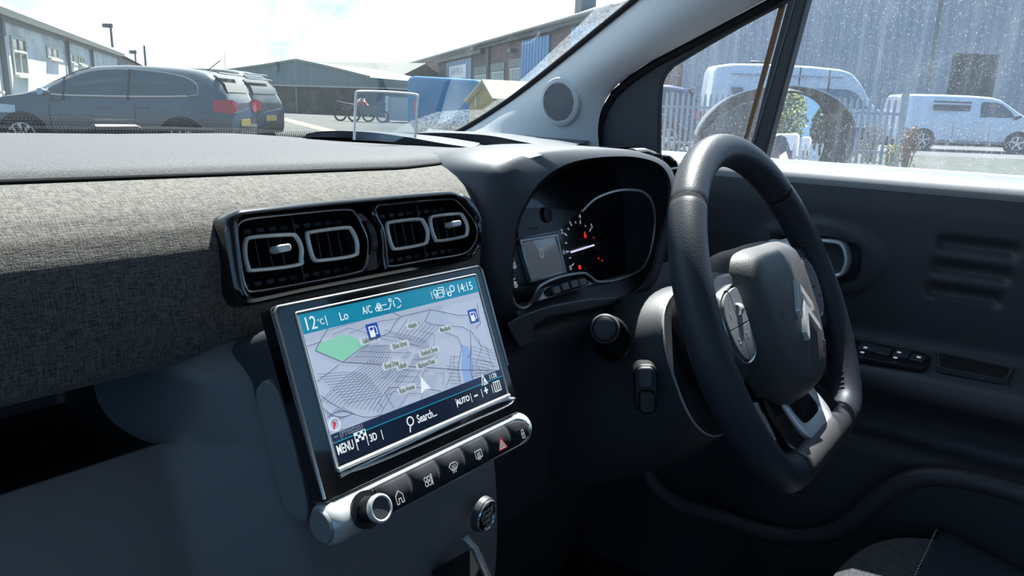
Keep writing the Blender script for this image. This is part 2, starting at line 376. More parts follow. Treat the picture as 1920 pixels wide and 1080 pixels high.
# ============================================================ A-PILLAR TRIM
def ws_px(px, py, n=.006):
    a, b = FWS.px(px, py, n); return FWS.P(a, b, n)
E1 = csp([ws_px(*p) for p in ((822, 262), (862, 246), (905, 221), (952, 190), (1000, 154), (1060, 106), (1120, 57), (1195, -4), (1270, -66))], 6, False)
E2 = csp([X(*p, 1.085) for p in ((1126, 300), (1121, 245), (1128, 205), (1148, 170), (1180, 141), (1225, 112), (1300, 73), (1440, -3), (1560, -70))], 6, False)
E1 = resamp(E1, 50, False); E2 = resamp(E2, 50, False)
pil = thing('windscreen_pillar', 'pale grey windscreen pillar trim sloping up beside the wheel', 'pillar', E1[3]*.5+E2[3]*.5)
rows = []
def pilP(t, i): P_ = E1[i]*(1-t)+E2[i]*t; return P_*(1-.03*(4*t*(1-t)))
for i in range(50): rows.append([pilP(t, i) for t in np.linspace(0, 1, 15)]+[E2[i]*1.02])
mb = MB(); mb.grid(rows); build(mb, 'pillar_cover', M_pillar, pil, smooth=60)
mb = MB(); mb.tube([p*.996+V(-.002, 0, 0) for p in E1], .0045, seg=8); build(mb, 'glass_seal', M_matt, pil, label='black rubber seal along the glass')
# tweeter grille
dv = nrm(ray(1046, 196)); 
best = min(((np.linalg.norm(np.cross(dv, pilP(t, i))), i, t) for i in range(50) for t in np.linspace(.05, .95, 19)))
_, ii, tt = best; Pc = pilP(tt, ii); n1 = nrm(np.cross(pilP(tt, ii+2)-pilP(tt, ii-2), pilP(min(tt+.1, 1), ii)-pilP(tt-.1, ii)))
if n1@Pc > 0: n1 = -n1
up = nrm(V(0, .12, 1)); aa = nrm(np.cross(up, n1)); FT = Fr(Pc+n1*.001, aa, np.cross(n1, aa))
dd = np.linalg.norm(Pc)/FPX
hw, hh = 27*dd/abs(FT.A@np.array(RC[:, 0])), 35*dd
mb = MB(); mb.lathe([(1.28, -.004), (1.22, .0005), (1.08, .003), (1.0, .0035), (.97, .001)], FT, 40, hw, hh); 
sp = build(mb, 'speaker_ring', M_pillar, pil)
mb = MB(); mb.lathe([(1.0, .0012), (.5, .0028), (0, .0035)], FT, 40, hw, hh); gr = build(mb, 'speaker_grille', pm('grille plastic', (.33, .33, .34), .6), pil)
mb = MB(); R_ = 15
for i in range(-R_, R_+1):
    for j in range(-R_, R_+1):
        a = (i+.5*(j % 2))*.0030; b = j*.0027; q = (a/hw)**2+(b/hh)**2
        if q < .86: mb.lathe([(.00105, .0036-.0022*q), (0, .0037-.0022*q)], FT.at(a, b), 6)
build(mb, 'perforations', pm('grille holes', (.05, .05, .055), .9), gr, smooth=0)

# ============================================================ DASHBOARD
dash = thing('dashboard', 'dark car dashboard with a woven fabric panel across its front', 'dashboard', (.4, .5, -.3))
SX = [-.7, .44, .495, .535, .60, .744, 1.12]; SYv = [.44, .44, .45, .47, .50, .545, .56]; SZ = [-.0455, -.0445, -.043, -.041, -.037, -.035, -.035]
def seam(x): return V(x, itp(x, SX, SYv), itp(x, SX, SZ))
xs = list(np.linspace(-.7, .4, 24))+list(np.linspace(.42, .8, 30))+[.9, 1.0, 1.12]
mb = MB()
prof = [(0, .0), (.003, .0045), (.010, .0075), (.03, .0095), (.10, .011), (.20, .011), (.32, .0085), (.42, .006), (.50, .002), (.505, -.03)]
def padP(x, dy, dz):
    p = seam(x)+V(0, (.945-seam(x)[1])/.505*dy, dz if dz < 0 else dz*(1-.9*sst(x, .46, .60)))
    return p-V(0, 0, .022*sst(x, .50, 1.0)*sst(p[1], .52, .8))
mb.grid([[padP(x, dy, dz) for dy, dz in prof] for x in xs]); build(mb, 'top_pad', M_pad, dash, smooth=50)
mb = MB()
fp = [(-.002, -.001), (-.012, -.004), (-.024, -.009), (-.035, -.0155), (-.044, -.0245), (-.050, -.036), (-.0535, -.050), (-.055, -.066), (-.0545, -.084), (-.053, -.097), (-.048, -.102), (-.03, -.104), (.02, -.105)]
FVc = tilt((.355, .383, -.088), 16)
def fabP(x, dy, dz):
    p = seam(x)+V(0, dy*(1-.85*sst(x, .485, .56)), max(dz, -.106+.085*sst(x, .50, .56)))
    a_, b_ = (p-FVc.O)@FVc.A, (p-FVc.O)@FVc.B; q = (abs(a_-.003)/.114)**6+(abs(b_)/.0285)**6
    return p+V(0, .035*sst(1-q, 0, .5), 0) if q < 1 else p
fpa = np.array(fp); fpd = [(itp(t, range(len(fp)), fpa[:, 0]), itp(t, range(len(fp)), fpa[:, 1])) for t in np.linspace(0, len(fp)-1, 56)]
fx_s = sorted(list(np.linspace(-.7, .20, 20))+list(np.linspace(.205, .48, 80))+[x for x in xs if .48 < x < .70])
mb.grid([[fabP(x, dy, dz) for dy, dz in fpd] for x in fx_s]); build(mb, 'fabric_panel', M_fab, dash, smooth=50)
mb = MB(); mb.tube([seam(x)+V(0, -.001, .0005) for x in xs if x < .72], .0012, seg=6); build(mb, 'seam_line', M_matt, dash)
# lower panel with the open tray, blending into the centre stack
lp = [(.412, -.128), (.397, -.1505), (.46, -.153), (.50, -.165), (.50, -.195), (.46, -.205), (.415, -.200), (.402, -.1955), (.3945, -.1915), (.3935, -.1925), (.3925, -.1935), (.3885, -.198), (.378, -.215), (.362, -.25), (.350, -.29), (.345, -.34), (.35, -.42), (.37, -.52), (.40, -.79)]
def stack_y(z): return itp(z, [-.79, -.5, -.40, -.33, -.28, -.24, -.2, -.14], [.36, .325, .315, .31, .315, .322, .337, .362])
rows = []
for x in list(np.linspace(-.7, .12, 18))+list(np.linspace(.13, .27, 40))+list(np.linspace(.29, .43, 8))+list(np.linspace(.435, .475, 8)):
    q = sst(x, .198, .25); e = sst(x, .425, .485)
    cl = sst(x, .192, .222); r_ = []
    for k_, (y, z) in enumerate(lp):
        if k_ == 0: r_.append(V(x, y+.16*e, z)); continue
        if k_ < 8: y = y*(1-cl)+.3935*cl; z = z*(1-cl)+(-.1505-(k_-1)*.0062)*cl
        r_.append(V(x, y*(1-q)+stack_y(z)*q+.16*e, z))
    rows.append(r_)
mb = MB(); mb.grid(rows); nl = len(lp)-1; mb.m = [1 if (i % nl) < 8 and rows[i//nl][0][0] < .199 else 0 for i in range(len(mb.m))]; build(mb, 'lower_panel', [M_low, M_blk], dash, smooth=50, sub=1)  # same plastic, tray recess faces coloured black to stand for shade
# small screws glinting on the tray floor
# side trim of the screen pod
mb = MB(); FP = Fr((.236, .335, -.15), nrm((-.35, -1, 0))*-1, (0, 0, 1))
FP = Fr((.238, .34, -.15), nrm((.42, -1, 0)), (0, .25, 1))
op = [FP.px(*p) for p in ((484, 742), (489, 722), (502, 712), (520, 724), (532, 748), (556, 830), (579, 932), (579, 973), (567, 974), (551, 965), (532, 940), (500, 815))]
op2 = [tuple(p) for p in csp(op, 5)]
mb.prism(op2, -.004, .0025, FP); build(mb, 'side_trim', M_low, dash, bevel=.001)
# knee panel under the wheel and the shelf in front of the column
mb = MB(); kp = [(.415, -.178), (.400, -.190), (.385, -.205), (.385, -.26), (.40, -.32), (.42, -.42), (.47, -.44), (.52, -.46), (.53, -.60), (.6, -.8)]
rows = []
for x in np.linspace(.455, 1.10, 26):
    e = sst(x, .455, .50)-1
    rows.append([V(x, y-.02*e+.04*sst(x, .95, 1.1), z) for y, z in kp])
mb.grid(rows); build(mb, 'knee_panel', M_soft, dash, smooth=50)
# side pod: pale lower corner right of the touchscreen
mb = MB(); cp = [Y(*p, .372) for p in ((950, 606), (972, 594), (993, 585), (1032, 572), (1101, 560), (1160, 556), (1150, 570), (1085, 586), (1028, 594), (999, 613), (1004, 642), (975, 654), (962, 632))]
mb.grid([[p*1.05 for p in cp], [p for p in cp], [p*.985 for p in cp]], cv=True); i0 = mb.add([p*.985 for p in cp]); mb.face(range(i0, i0+len(cp))); build(mb, 'lower_shelf', M_shell, dash, bevel=.002)
# instrument hood
OPN = [(985, 606), (962, 585), (951, 520), (953, 470), (963, 414), (980, 377), (1006, 340), (1047, 311), (1102, 296), (1176, 293), (1224, 304), (1246, 325), (1252, 355), (1248, 400), (1234, 450), (1218, 510), (1180, 552), (1110, 566), (1060, 572), (1010, 594)]
OUT = [(975, 625), (945, 600), (920, 520), (913, 460), (911, 380), (914, 330), (940, 299), (983, 284), (1065, 277), (1176, 280), (1234, 296), (1258, 322), (1263, 360), (1258, 400), (1245, 450), (1230, 520), (1190, 560), (1110, 580), (1065, 588), (1015, 612)]
def yo(i, y0, y1):   # hood lip leans: its top reaches further back towards the driver
    return y0+(y1-y0)*0
o0 = resamp(csp([Y(*p, .385) for p in OPN], 6), 110); o1 = resamp(csp([Y(*p, .395) for p in OUT], 6), 110)
def cen(P_): return sum(P_)/len(P_)
c0 = cen(o0)
inn = [Y(*(p), .455) for p in OPN]; ci = cen([np.array(p) for p in inn])
in2 = resamp(csp([ci+(p-ci)*.93 for p in inn], 6), 110)
R1 = [p*1.0 for p in o0]; R2 = [a*.25+b*.75+V(0, -.006, 0) for a, b in zip(o0, o1)]
R3 = [b+V(0, .004, 0) for b in o1]; R4 = [c0+(b-c0)*1.015+V(0, .06, -.001) for b in o1]; R5 = [c0+(b-c0)*1.0+V(0, .15, -.012) for b in o1]
mb = MB(); mb.grid([in2, [a*.5+b*.5 for a, b in zip(in2, o0)], R1, [p+V(0, -.004, 0) for p in R1], R2, R3, R4, R5], cv=True)
mb.m = [1 if i < 110*2 else 0 for i in range(len(mb.m))]
build(mb, 'instrument_hood', [M_shell, M_blk], dash, smooth=50)
# raised rims of the head-up display well on the dash top
for nm, tp_, bp_, fp_ in (('well_rim', [(576, 252, .80), (600, 247.5, .77), (640, 246, .72), (700, 249, .67), (760, 257, .62), (830, 269, .57), (890, 278, .54)], [(576, 253, .80), (600, 252, .77), (640, 252, .72), (700, 256.5, .67), (760, 265, .62), (830, 275, .57), (890, 280, .54)], [(576, 251.5, .84), (600, 247, .83), (640, 245, .80), (700, 246, .76), (760, 250, .72), (830, 257, .67), (900, 268, .62)]),
                     ('well_edge', [(762, 255, .80), (790, 250, .77), (850, 250, .72), (920, 255, .66), (990, 268, .58), (1060, 279, .55)], [(762, 257, .80), (790, 257, .77), (850, 259, .72), (920, 268, .66), (990, 279, .58), (1060, 283, .55)], [(762, 254, .86), (790, 248, .86), (850, 246, .84), (920, 248, .80), (1000, 255, .74), (1110, 262, .66)])):
    tq = csp([Y(*p) for p in tp_], 6, False); bq = csp([Y(*p) for p in bp_], 6, False); fq = csp([Y(*p) for p in fp_], 6, False)
    mb = MB(); mb.grid([[f_+V(0, .04, -.02), f_, f_*.5+p*.5, p+V(0, .002, .0004), p, q_, q_+V(0, .01, -.004)] for p, q_, f_ in zip(tq, bq, fq)]); mb.m = [0 if i % 6 < 3 else 1 for i in range(len(mb.m))]
    build(mb, nm, [M_shell, pm('matt well plastic', (.030, .033, .042), .8, spec=.2)], dash, smooth=40)
# driver's side vent beyond the hood
mb = MB(); sv = [Y(*p, .43) for p in ((1240, 291), (1256, 294), (1268, 304), (1274, 318), (1274, 350), (1268, 392), (1258, 380), (1250, 345), (1244, 312))]
mb.grid([[p+V(0, .05, 0) for p in sv], sv], cv=True); build(mb, 'side_vent_housing', M_piano, dash, solid=.003)
mb = MB(); mb.tube([Y(*p, .425) for p in ((1252, 317), (1273, 315), (1275, 330), (1268, 372), (1260, 350))], .0022, closed=True, seg=6); build(mb, 'side_vent_ring', M_chrome, dash)
mb = MB(); mb.tube([Y(*p, .45) for p in ((1184, 284), (1205, 283), (1228, 291), (1246, 299))], .008, seg=10, flat=.5, up=(0, 0, 1)); build(mb, 'demister_strip', pm('grey demister strip', (.16, .16, .17), .6), dash)

# ============================================================ HEAD-UP DISPLAY GLASS
FH = Fr((.59, .62, -.03), (1, 0, 0), (0, .12, 1))
ho = [FH.px(*p) for p in ((664, 262), (667, 182), (669, 174), (675, 171), (725, 172), (774, 176), (781, 179), (783, 186), (778, 268))]
hud = thing('head_up_display', 'small clear display plate standing on the dash top', 'display', FH.P(0, 0))
mb = MB(); mb.prism(ho, 0, .0015, FH); build(mb, 'display_plate', glass('clear plate', (.97, .98, .98), .35), hud, smooth=0)
mb = MB(); mb.tube([FH.P(a, b) for a, b in csp(ho, 4, False)], .0014, seg=6); build(mb, 'plate_edge', pm('plate edge whitened for sun', (.95, .95, .95), .5), hud)  # edge of the clear plate, coloured white for the sun scattered in it

# ============================================================ CENTRE AIR VENTS
FV = tilt((.355, .383, -.088), 16)
vp = lambda L_, n=0.: [FV.px(a, b, n) for a, b in L_]
zv = lambda L_: [(400+a/3.4286, 340+b/3.4286) for a, b in L_]
vent = thing('centre_air_vent', 'wide gloss black air vent unit with four chrome rings', 'air vent', FV.P(0, 0))
of = [tuple(p) for p in resamp(csp(vp(zv([(45, 250), (70, 215), (130, 188), (200, 178), (800, 118), (1440, 66), (1530, 72), (1620, 115), (1680, 200), (1705, 290), (1700, 400), (1660, 470), (1590, 522), (1100, 622), (600, 722), (240, 800), (170, 795), (118, 745), (90, 640), (62, 420)])), 6), 120)]
oi = [tuple(p) for p in resamp(csp(vp(zv([(125, 285), (150, 245), (210, 225), (800, 168), (1450, 100), (1530, 110), (1590, 160), (1650, 230), (1675, 300), (1675, 380), (1630, 450), (1540, 495), (1100, 580), (600, 685), (260, 745), (205, 735), (170, 690), (150, 560), (135, 420)])), 6), 120)]
# align start
def align(a, b):
    A_ = np.array(a); k = int(np.argmin(((np.array(b)-A_[0])**2).sum(1))); return [tuple(p) for p in np.roll(np.array(b), -k, 0)]
oi = align(of, oi)
mb = MB(); rows = [[FV.P(a, b, n) for a, b in pl] for pl, n in ((of, -.03), (of, .002), (off(of, .0015), .006), (off(of, .004), .007), (off(oi, -.001), .006), (oi, .001), (oi, -.012))]
mb.grid(rows, cv=True); build(mb, 'bezel', M_piano, vent, smooth=50)
mb = MB(); mb.prism(oi, -.03, -.028, FV); mb.prism(off(oi, -.001), -.014, -.013, FV) if False else None; build(mb, 'back_panel', M_matt, vent, smooth=0)
openL = [tuple(p) for p in resamp(csp(vp(zv([(130, 320), (150, 270), (230, 245), (500, 215), (830, 186), (890, 215), (935, 290), (970, 380), (968, 480), (950, 555), (900, 590), (600, 652), (250, 712), (195, 695), (165, 600), (140, 430)])), 6), 80)]
openR = [tuple(p) for p in resamp(csp(vp(zv([(1018, 190), (1035, 163), (1080, 155), (1480, 120), (1545, 135), (1600, 190), (1660, 270), (1675, 350), (1640, 430), (1570, 475), (1350, 510), (1130, 550), (1100, 530), (1090, 430), (1070, 310), (1040, 250)])), 6), 80)]
for pl in (openL, openR):
    mb = MB(); rows = [[FV.P(a, b, n) for a, b in p_] for p_, n in ((off(pl, .0005), -.026), (off(pl, .0003), -.004), (pl, .0015), (off(pl, -.001), .0035), (off(pl, -.0028), .002), (off(pl, -.003), -.02))]
    mb.grid(rows, cv=True); build(mb, 'duct', M_piano, vent, smooth=50)
    mb = MB(); mb.tube([FV.P(a, b, .0035) for a, b in pl], .0007, closed=True, seg=6); build(mb, 'duct_edge', M_dkchrome, vent)
RINGS = [([(210, 375), (260, 345), (505, 328), (550, 350), (583, 420), (583, 500), (560, 545), (260, 582), (225, 555), (203, 470)], 1),
         ([(605, 335), (640, 312), (860, 284), (900, 300), (935, 370), (942, 440), (915, 485), (700, 517), (650, 505), (625, 440)], 0),
         ([(1120, 275), (1150, 250), (1330, 231), (1365, 255), (1392, 320), (1388, 385), (1360, 412), (1190, 442), (1155, 425), (1130, 350)], 0),
         ([(1400, 235), (1430, 212), (1580, 197), (1615, 215), (1645, 280), (1645, 335), (1620, 362), (1460, 390), (1430, 370), (1405, 300)], 1)]
for rp, tab in RINGS:
    q = [tuple(p) for p in resamp(csp(vp(zv(rp), .004), 6), 64)]
    cq = np.mean(np.array(q), 0)
    mb = MB(); rows = [[FV.P(a, b, n) for a, b in p_] for p_, n in ((q, .0012), (off(q, -.0001), .0026), (off(q, .0004), .0040), (off(q, .0012), .0043), (off(q, .0020), .0036), (off(q, .0023), .0016))]
    mb.grid(rows, cv=True); rg = build(mb, 'vent_ring', M_ring, vent, smooth=60)
    w_ = max(p[0] for p in q)-min(p[0] for p in q); h_ = max(p[1] for p in q)-min(p[1] for p in q)
    # outer black barrel and slats behind the ring
    mb = MB(); mb.grid([[FV.P(a, b, n) for a, b in p_] for p_, n in ((off(q, -.001), -.022), (off(q, .0002), .0015), (off(q, .0022), .0015), (off(q, .0026), -.012))], cv=True); build(mb, 'barrel', M_blk, vent, smooth=60)
    for s_ in (-.3, 0, .3):
        mb = MB(); fr = FV.at(cq[0]+s_*w_*.7, cq[1], -.008)
        mb.box((0, 0, 0), (.0012, h_*.86, .014), fr); build(mb, 'slat', M_blk, vent, bevel=.0004)
    if tab:
        mb = MB(); tx = cq[0]+(.004 if rp[0][0] < 300 else .003)
        mb.prism(rrect(.0095, .0045, .0018, 5), -.002, .008, FV.at(tx, cq[1]+.0015, .001, .02)); build(mb, 'vent_tab', M_ring, vent, bevel=.0008, label='silver thumb tab')
        mb = MB(); mb.box((tx-.002, cq[1], -.003), (.004, .003, .008), FV); build(mb, 'tab_stem', M_blk, vent)
# horizontal vanes seen above and below the rings, and the fin row
for pl, rr in ((openL, (0, 1)), (openR, (2, 3))):
    A0 = np.array(pl); x0, x1 = A0[:, 0].min(), A0[:, 0].max(); y0, y1 = A0[:, 1].min(), A0[:, 1].max()
    for k in range(10):
        for fy, sgn in ((.86, 1), (.12, -1)):
            a = x0+.06*(x1-x0)+(x1-x0)*.9*(k+.5)/10; slope = 0
            mb = MB(); mb.prism(rrect((x1-x0)*.055, (y1-y0)*.075, .0008, 3), -.006, -.001, FV.at(a, y0+fy*(y1-y0)-.0005, -.011, 0)); build(mb, 'fin', M_soft, vent, bevel=.0005)
    mb = MB(); mb.box(((x0+x1)/2, (y0+y1)/2, -.014), (.0012, (y1-y0)*.94, .014), FV); build(mb, 'divider', M_blk, vent)
# thumb wheel
tw = FV.px(400+1015/3.4286, 340+360/3.4286, .002)
mb = MB(); FTW = Fr(FV.P(tw[0], tw[1], -.004), FV.B, FV.N); k = 90; rows = []
for a_ in (-.0028, -.0022, .0022, .0028):
    rr = .0125 if abs(a_) < .0025 else .0115
    rows.append([FTW.P((rr+(.0004 if j % 2 else 0))*math.cos(2*math.pi*j/k), .75*(rr+(.0004 if j % 2 else 0))*math.sin(2*math.pi*j/k), a_) for j in range(k)])
mb.grid(rows, cv=True); i0 = mb.add(rows[0]); mb.face(range(i0, i0+k)); i0 = mb.add(rows[-1]); mb.face(range(i0, i0+k)); build(mb, 'thumb_wheel', M_blk, vent, smooth=0)
mb = MB(); pp = vp(zv([(880, 195), (960, 190), (1010, 240), (1060, 300), (1085, 420), (1080, 540), (1060, 575), (985, 590), (975, 560), (990, 420), (965, 330), (930, 260)]), .0); 
mb.prism(pp, -.02, -.001, FV); build(mb, 'bridge', M_piano, vent, bevel=.0015)

# ============================================================ TOUCHSCREEN
FS = tilt((.330, .316, -.153), 22.5)
s_ = lambda L_, n=0.: [FS.px(a, b, n) for a, b in L_]
scr = thing('touchscreen', 'large black framed touchscreen showing a street map', 'touchscreen', FS.P(0, 0))
case = s_([(506, 574), (906, 496), (968, 745), (978, 776), (606, 944)])
case2 = [tuple(p) for p in case]
hx0, hx1 = -.0995, .0755
mb = MB(); cs = s_([(507, 574), (905, 496)]); ct = (cs[0][1]+cs[1][1])/2
cb = np.mean([p[1] for p in s_([(606, 944), (975, 776)])])
xl = np.mean([p[0] for p in s_([(507, 574), (603, 940)])]); xr = np.mean([p[0] for p in s_([(905, 496), (966, 745)])])
wC, hC = xr-xl, ct-cb; cxx, cyy = (xl+xr)/2, (ct+cb)/2
mb.prism(rrect(wC, hC, .004, 5, cxx, cyy), -.012, .0, FS); build(mb, 'casing', M_piano, scr, bevel=.0015, bseg=3)
mb = MB(); mb.prism(rrect(wC-.006, hC-.02, .012, 5, cxx, cyy), -.055, -.012, FS); build(mb, 'pod', M_soft, scr)
mb = MB(); mb.tube([FS.P(a, b, .0) for a, b in ((xl+.0015, cb+.003), (xl+.0015, ct-.0035), (xl+.004, ct-.001), (xr-.004, ct-.001), (xr-.001, ct-.004), (xr-.001, cb+.035))], .0011, seg=6); build(mb, 'casing_edge', M_dkchrome, scr, label='thin bright edge around the casing')
DX0, DX1, DY0, DY1 = -.077, .077, -.0433, .0433
dc = s_([(558, 591), (889, 519), (949, 737), (634, 873)])
DX0 = (dc[0][0]+dc[3][0])/2; DX1 = (dc[1][0]+dc[2][0])/2; DY1 = (dc[0][1]+dc[1][1])/2; DY0 = (dc[2][1]+dc[3][1])/2
mb = MB(); FR = rrect(DX1-DX0+.003, DY1-DY0+.003, .001, 3, (DX0+DX1)/2, (DY0+DY1)/2)
mb.tube([FS.P(a, b, .0003) for a, b in FR], .0007, closed=True, seg=6); mb.tube([FS.P(DX0-.0015, DY0-.0022, .0012), FS.P(DX1+.0015, DY0-.0022, .0012)], .0014, seg=8); build(mb, 'display_edge', M_chrome, scr)
# crescent trim below the display
cr_ = [tuple(p) for p in csp(s_([(634, 891), (690, 862), (780, 820), (870, 778), (930, 752), (961, 744), (962, 751), (950, 764), (880, 795), (790, 835), (700, 873), (650, 889)]), 4)]
mb = MB(); mb.grid([[FS.P(a, b, n) for a, b in p_] for p_, n in ((cr_, -.001), (off(cr_, .0006), .0018), (off(cr_, .0014), .0020), (off(cr_, .0022), .0004))], cv=True); build(mb, 'crescent_trim', M_chrome, scr, smooth=60)
Cm = lambda n, c, e_=.9: pm(n, tuple(x*.25 for x in c), .22, coat=.6, emit=c, estr=e_, coatr=.06)
lin = lambda r, g, b: tuple(((x/255)/12.92 if x/255 <= .04045 else (((x/255)+.055)/1.055)**2.4) for x in (r, g, b))
SM = [Cm('map ground', lin(172, 186, 208)), Cm('map header teal', lin(14, 128, 160)), Cm('map footer navy', lin(14, 24, 44), .9), Cm('map park green', lin(130, 198, 172)), Cm('map road', lin(98, 104, 132), .8),
      Cm('map white', lin(228, 238, 245), .9), Cm('map name', lin(70, 95, 78), .8), Cm('map halo', lin(190, 202, 212), .9), Cm('map cyan line', lin(20, 150, 180), .9), Cm('map river', lin(140, 172, 222), .8), Cm('map pump blue', lin(40, 78, 170), .8), Cm('map red', lin(210, 40, 60), .9), Cm('map grey text', lin(130, 142, 160), .8), Cm('map block', lin(162, 177, 202), .9), Cm('map navy line', lin(26, 40, 72), .8)]
z5 = lambda x, y: FS.px(550+x/4.683, 500+y/4.683)
z6 = lambda x, y: FS.px(590+x/4.5, 660+y/4.5)
def clip(p): return (min(max(p[0], DX0), DX1), min(max(p[1], DY0), DY1))
mb = MB(); mb.prism([(DX0, DY0), (DX1, DY0), (DX1, DY1), (DX0, DY1)], .0001, .0002, FS)
hb = np.mean([z5(95, 595)[1], z5(1600, 228)[1]]); fb1 = np.mean([z6(135, 695)[1], z6(1530, 160)[1]]); fb2 = np.mean([z6(150, 770)[1], z6(1550, 215)[1]])
def rect(x0, y0, x1, y1, n): mb.prism([(x0, y0), (x1, y0), (x1, y1), (x0, y1)], n, n+.0001, FS)
mb.mi = 1; rect(DX0, hb, DX1, DY1, .0006)
mb.mi = 2; rect(DX0, DY0, DX1, fb2, .0006); mb.mi = 14; rect(DX0, fb2, DX1, fb1, .0006)
mb.mi = 8; rect(DX0, fb2-.0002, DX1, fb2+.0003, .0008)
mb.mi = 3; mb.prism([z5(*p) for p in ((190, 738), (240, 670), (430, 600), (470, 598), (655, 682), (430, 830), (310, 795))], .00022, .0003, FS)
mb.mi = 13
for pl in (((1000, 420), (1290, 330), (1400, 520), (1150, 560)), ((1120, 600), (1230, 560), (1200, 660), (1090, 680)), ((820, 860), (1080, 870), (1040, 1000), (700, 990)), ((640, 760), (700, 680), (820, 680), (780, 840))): mb.prism([clip(z5(*p)) for p in pl], .00022, .0003, FS)
for pl in (((430, 420), (640, 330), (760, 420), (560, 540)), ((250, 560), (400, 560), (240, 640), (170, 610)), ((900, 200), (1040, 190), (1010, 300), (880, 300))): mb.prism([clip(z6(*p)) for p in pl], .00022, .0003, FS)
mb.mi = 9; mb.prism([z5(*p) for p in ((1478, 690), (1530, 700), (1560, 760), (1575, 850), (1580, 1000), (1500, 1020), (1470, 880), (1480, 780))], .00024, .0003, FS)
mb.mi = 4
lwid = .00028
def roads(L_, fz, wd=lwid):
    for l in L_:
        pts = [fz(*p) for p in l]; pts = [(min(max(a, DX0), DX1), min(max(b, fb1), hb)) for a, b in pts]; mb.strokes([pts], wd, FS, .0003, .0001)
roads([[(190, 738), (320, 795), (430, 840), (780, 862), (1440, 905), (1790, 925)]], z5, .0006)
roads([[(190, 738), (240, 640), (300, 545)], [(430, 840), (560, 740), (760, 620), (840, 580), (890, 490), (940, 440), (1200, 380), (1250, 385), (1440, 430), (1600, 420)], [(1200, 385), (1150, 480), (1220, 510), (1480, 530)], [(1600, 540), (1640, 500), (1610, 320)], [(1480, 530), (1560, 570), (1640, 690), (1740, 740)], [(870, 400), (940, 440)], [(1550, 570), (1560, 760), (1530, 800)], [(1280, 520), (1330, 580), (1440, 620), (1475, 700)], [(1480, 690), (1440, 900), (1460, 1020)], [(1555, 690), (1550, 900), (1580, 1020)], [(120, 700), (240, 660)]], z5, .00045)
for i in range(13):
    t = i/12; roads([[(470+t*330, 838+t*16), (640+t*230, 700-t*8)]], z5)
roads([[(540, 790), (860, 800)], [(580, 745), (1000, 760)], [(640, 700), (880, 690)], [(640, 610), (1120, 700)], [(700, 590), (1050, 650)], [(480, 590), (760, 480), (930, 455)], [(300, 560), (620, 440)], [(340, 600), (480, 540), (700, 600)]], z5)
for i in range(9):
    t = i/8; roads([[(1020+t*130, 862+t*8), (1075+t*160, 770-t*10)]], z5)
roads([[(1040, 820), (1260, 800)], [(1075, 770), (1270, 745)]], z5)
for i in range(9): roads([[(900+i*28, 600+i*10), (1000+i*34, 460+i*9)]], z5)
for i in range(6): roads([[(800+i*40, 560+i*24), (1150+i*20, 640+i*22)]], z5)
for i in range(9): roads([[(1560, 700+i*34), (1790-i*6, 760+i*30)]], z5)
roads([[(1620, 620), (1650, 720), (1600, 850), (1640, 920)], [(1690, 700), (1720, 800), (1760, 900)], [(1640, 800), (1780, 880)], [(1100, 560), (1240, 600), (1230, 700)], [(960, 800), (1000, 750), (1025, 755), (985, 802), (960, 800)], [(1370, 890), (1380, 790), (1460, 790), (1440, 900)], [(1400, 890), (1410, 790)], [(1380, 840), (1450, 842)]], z5)
for i in range(16):
    x = 60+i*30; random.seed(i); roads([[(x+420-i*8, 60+i*6), (x+200-i*4, 210+i*9), (x-40+i*6, 420+i*6)]], z6)
for i in range(12): roads([[(20+i*22, 250+i*22-60), (260+i*22, 260+i*20-90), (440+i*12, 190+i*16)]], z6)
roads([[(50, 370), (130, 430), (300, 520), (420, 552), (480, 550), (560, 530)], [(590, 350), (630, 300), (870, 300), (1060, 330)], [(20, 250), (200, 110)]], z6, .00045)
for i in range(9): roads([[(100+i*16, 560-i*12), (190+i*20, 470+i*8)], [(70+i*14, 470+i*14), (150+i*22, 600-i*10)]], z6)
roads([[(590, 350), (670, 480)], [(710, 470), (790, 350), (905, 350), (905, 395)], [(680, 250), (720, 200), (880, 215), (850, 255), (680, 250)], [(810, 280), (860, 200), (900, 130)], [(860, 290), (930, 150), (960, 170)], [(740, 150), (870, 160)], [(530, 420), (580, 475)], [(525, 430), (560, 400)], [(560, 220), (600, 210), (640, 160)], [(620, 360), (680, 330), (700, 350)], [(1100, 310), (1130, 230), (1180, 130)], [(1120, 240), (1190, 240)], [(1000, 180), (1090, 180), (1080, 280)]], z6)
for i in range(6): roads([[(1110+i*8, 120+i*30), (1220+i*4, 130+i*28)]], z6)
for i in range(7): roads([[(1320, 60+i*24), (1480-i*6, 90+i*24)]], z6)
def lab(txt, p, size, mi=5, align='LEFT', sx=.9, bold=0, n=.0009):
    mb.mi = mi; mb.text(txt, size*.80, FS.at(p[0], p[1]), n, align, .00005, sx, bold)
for (txt, x, y) in (('Gallows Hill', 668, 640), ('Adelphi', 1040, 518), ('Maudlands', 1330, 548), ('Eldon Street', 930, 690), ('Roebuck Street', 1190, 745), ('Royal Drive', 858, 862), ('Tulketh', 950, 872), ('Blackpool Road', 1165, 852)):
    p = z5(x, y); w_ = len(txt)*.00128+.001
    mb.mi = 7; mb.prism(rrect(w_, .0046, .0015, 3, p[0], p[1]), .0005, .00055, FS); lab(txt, p, .0058, 6, 'CENTER', .52, .00006, .0006)
p = z6(775, 312); mb.mi = 7; mb.prism(rrect(.0155, .0046, .0015, 3, p[0], p[1]), .0005, .00055, FS); lab('Rose Avenue', p, .0058, 6, 'CENTER', .52, .00006, .0006)
lab('12', z5(140, 505), .0135, align='CENTER', sx=.85); lab('°C', z5(205, 495), .006); lab('|', z5(270, 470), .008)
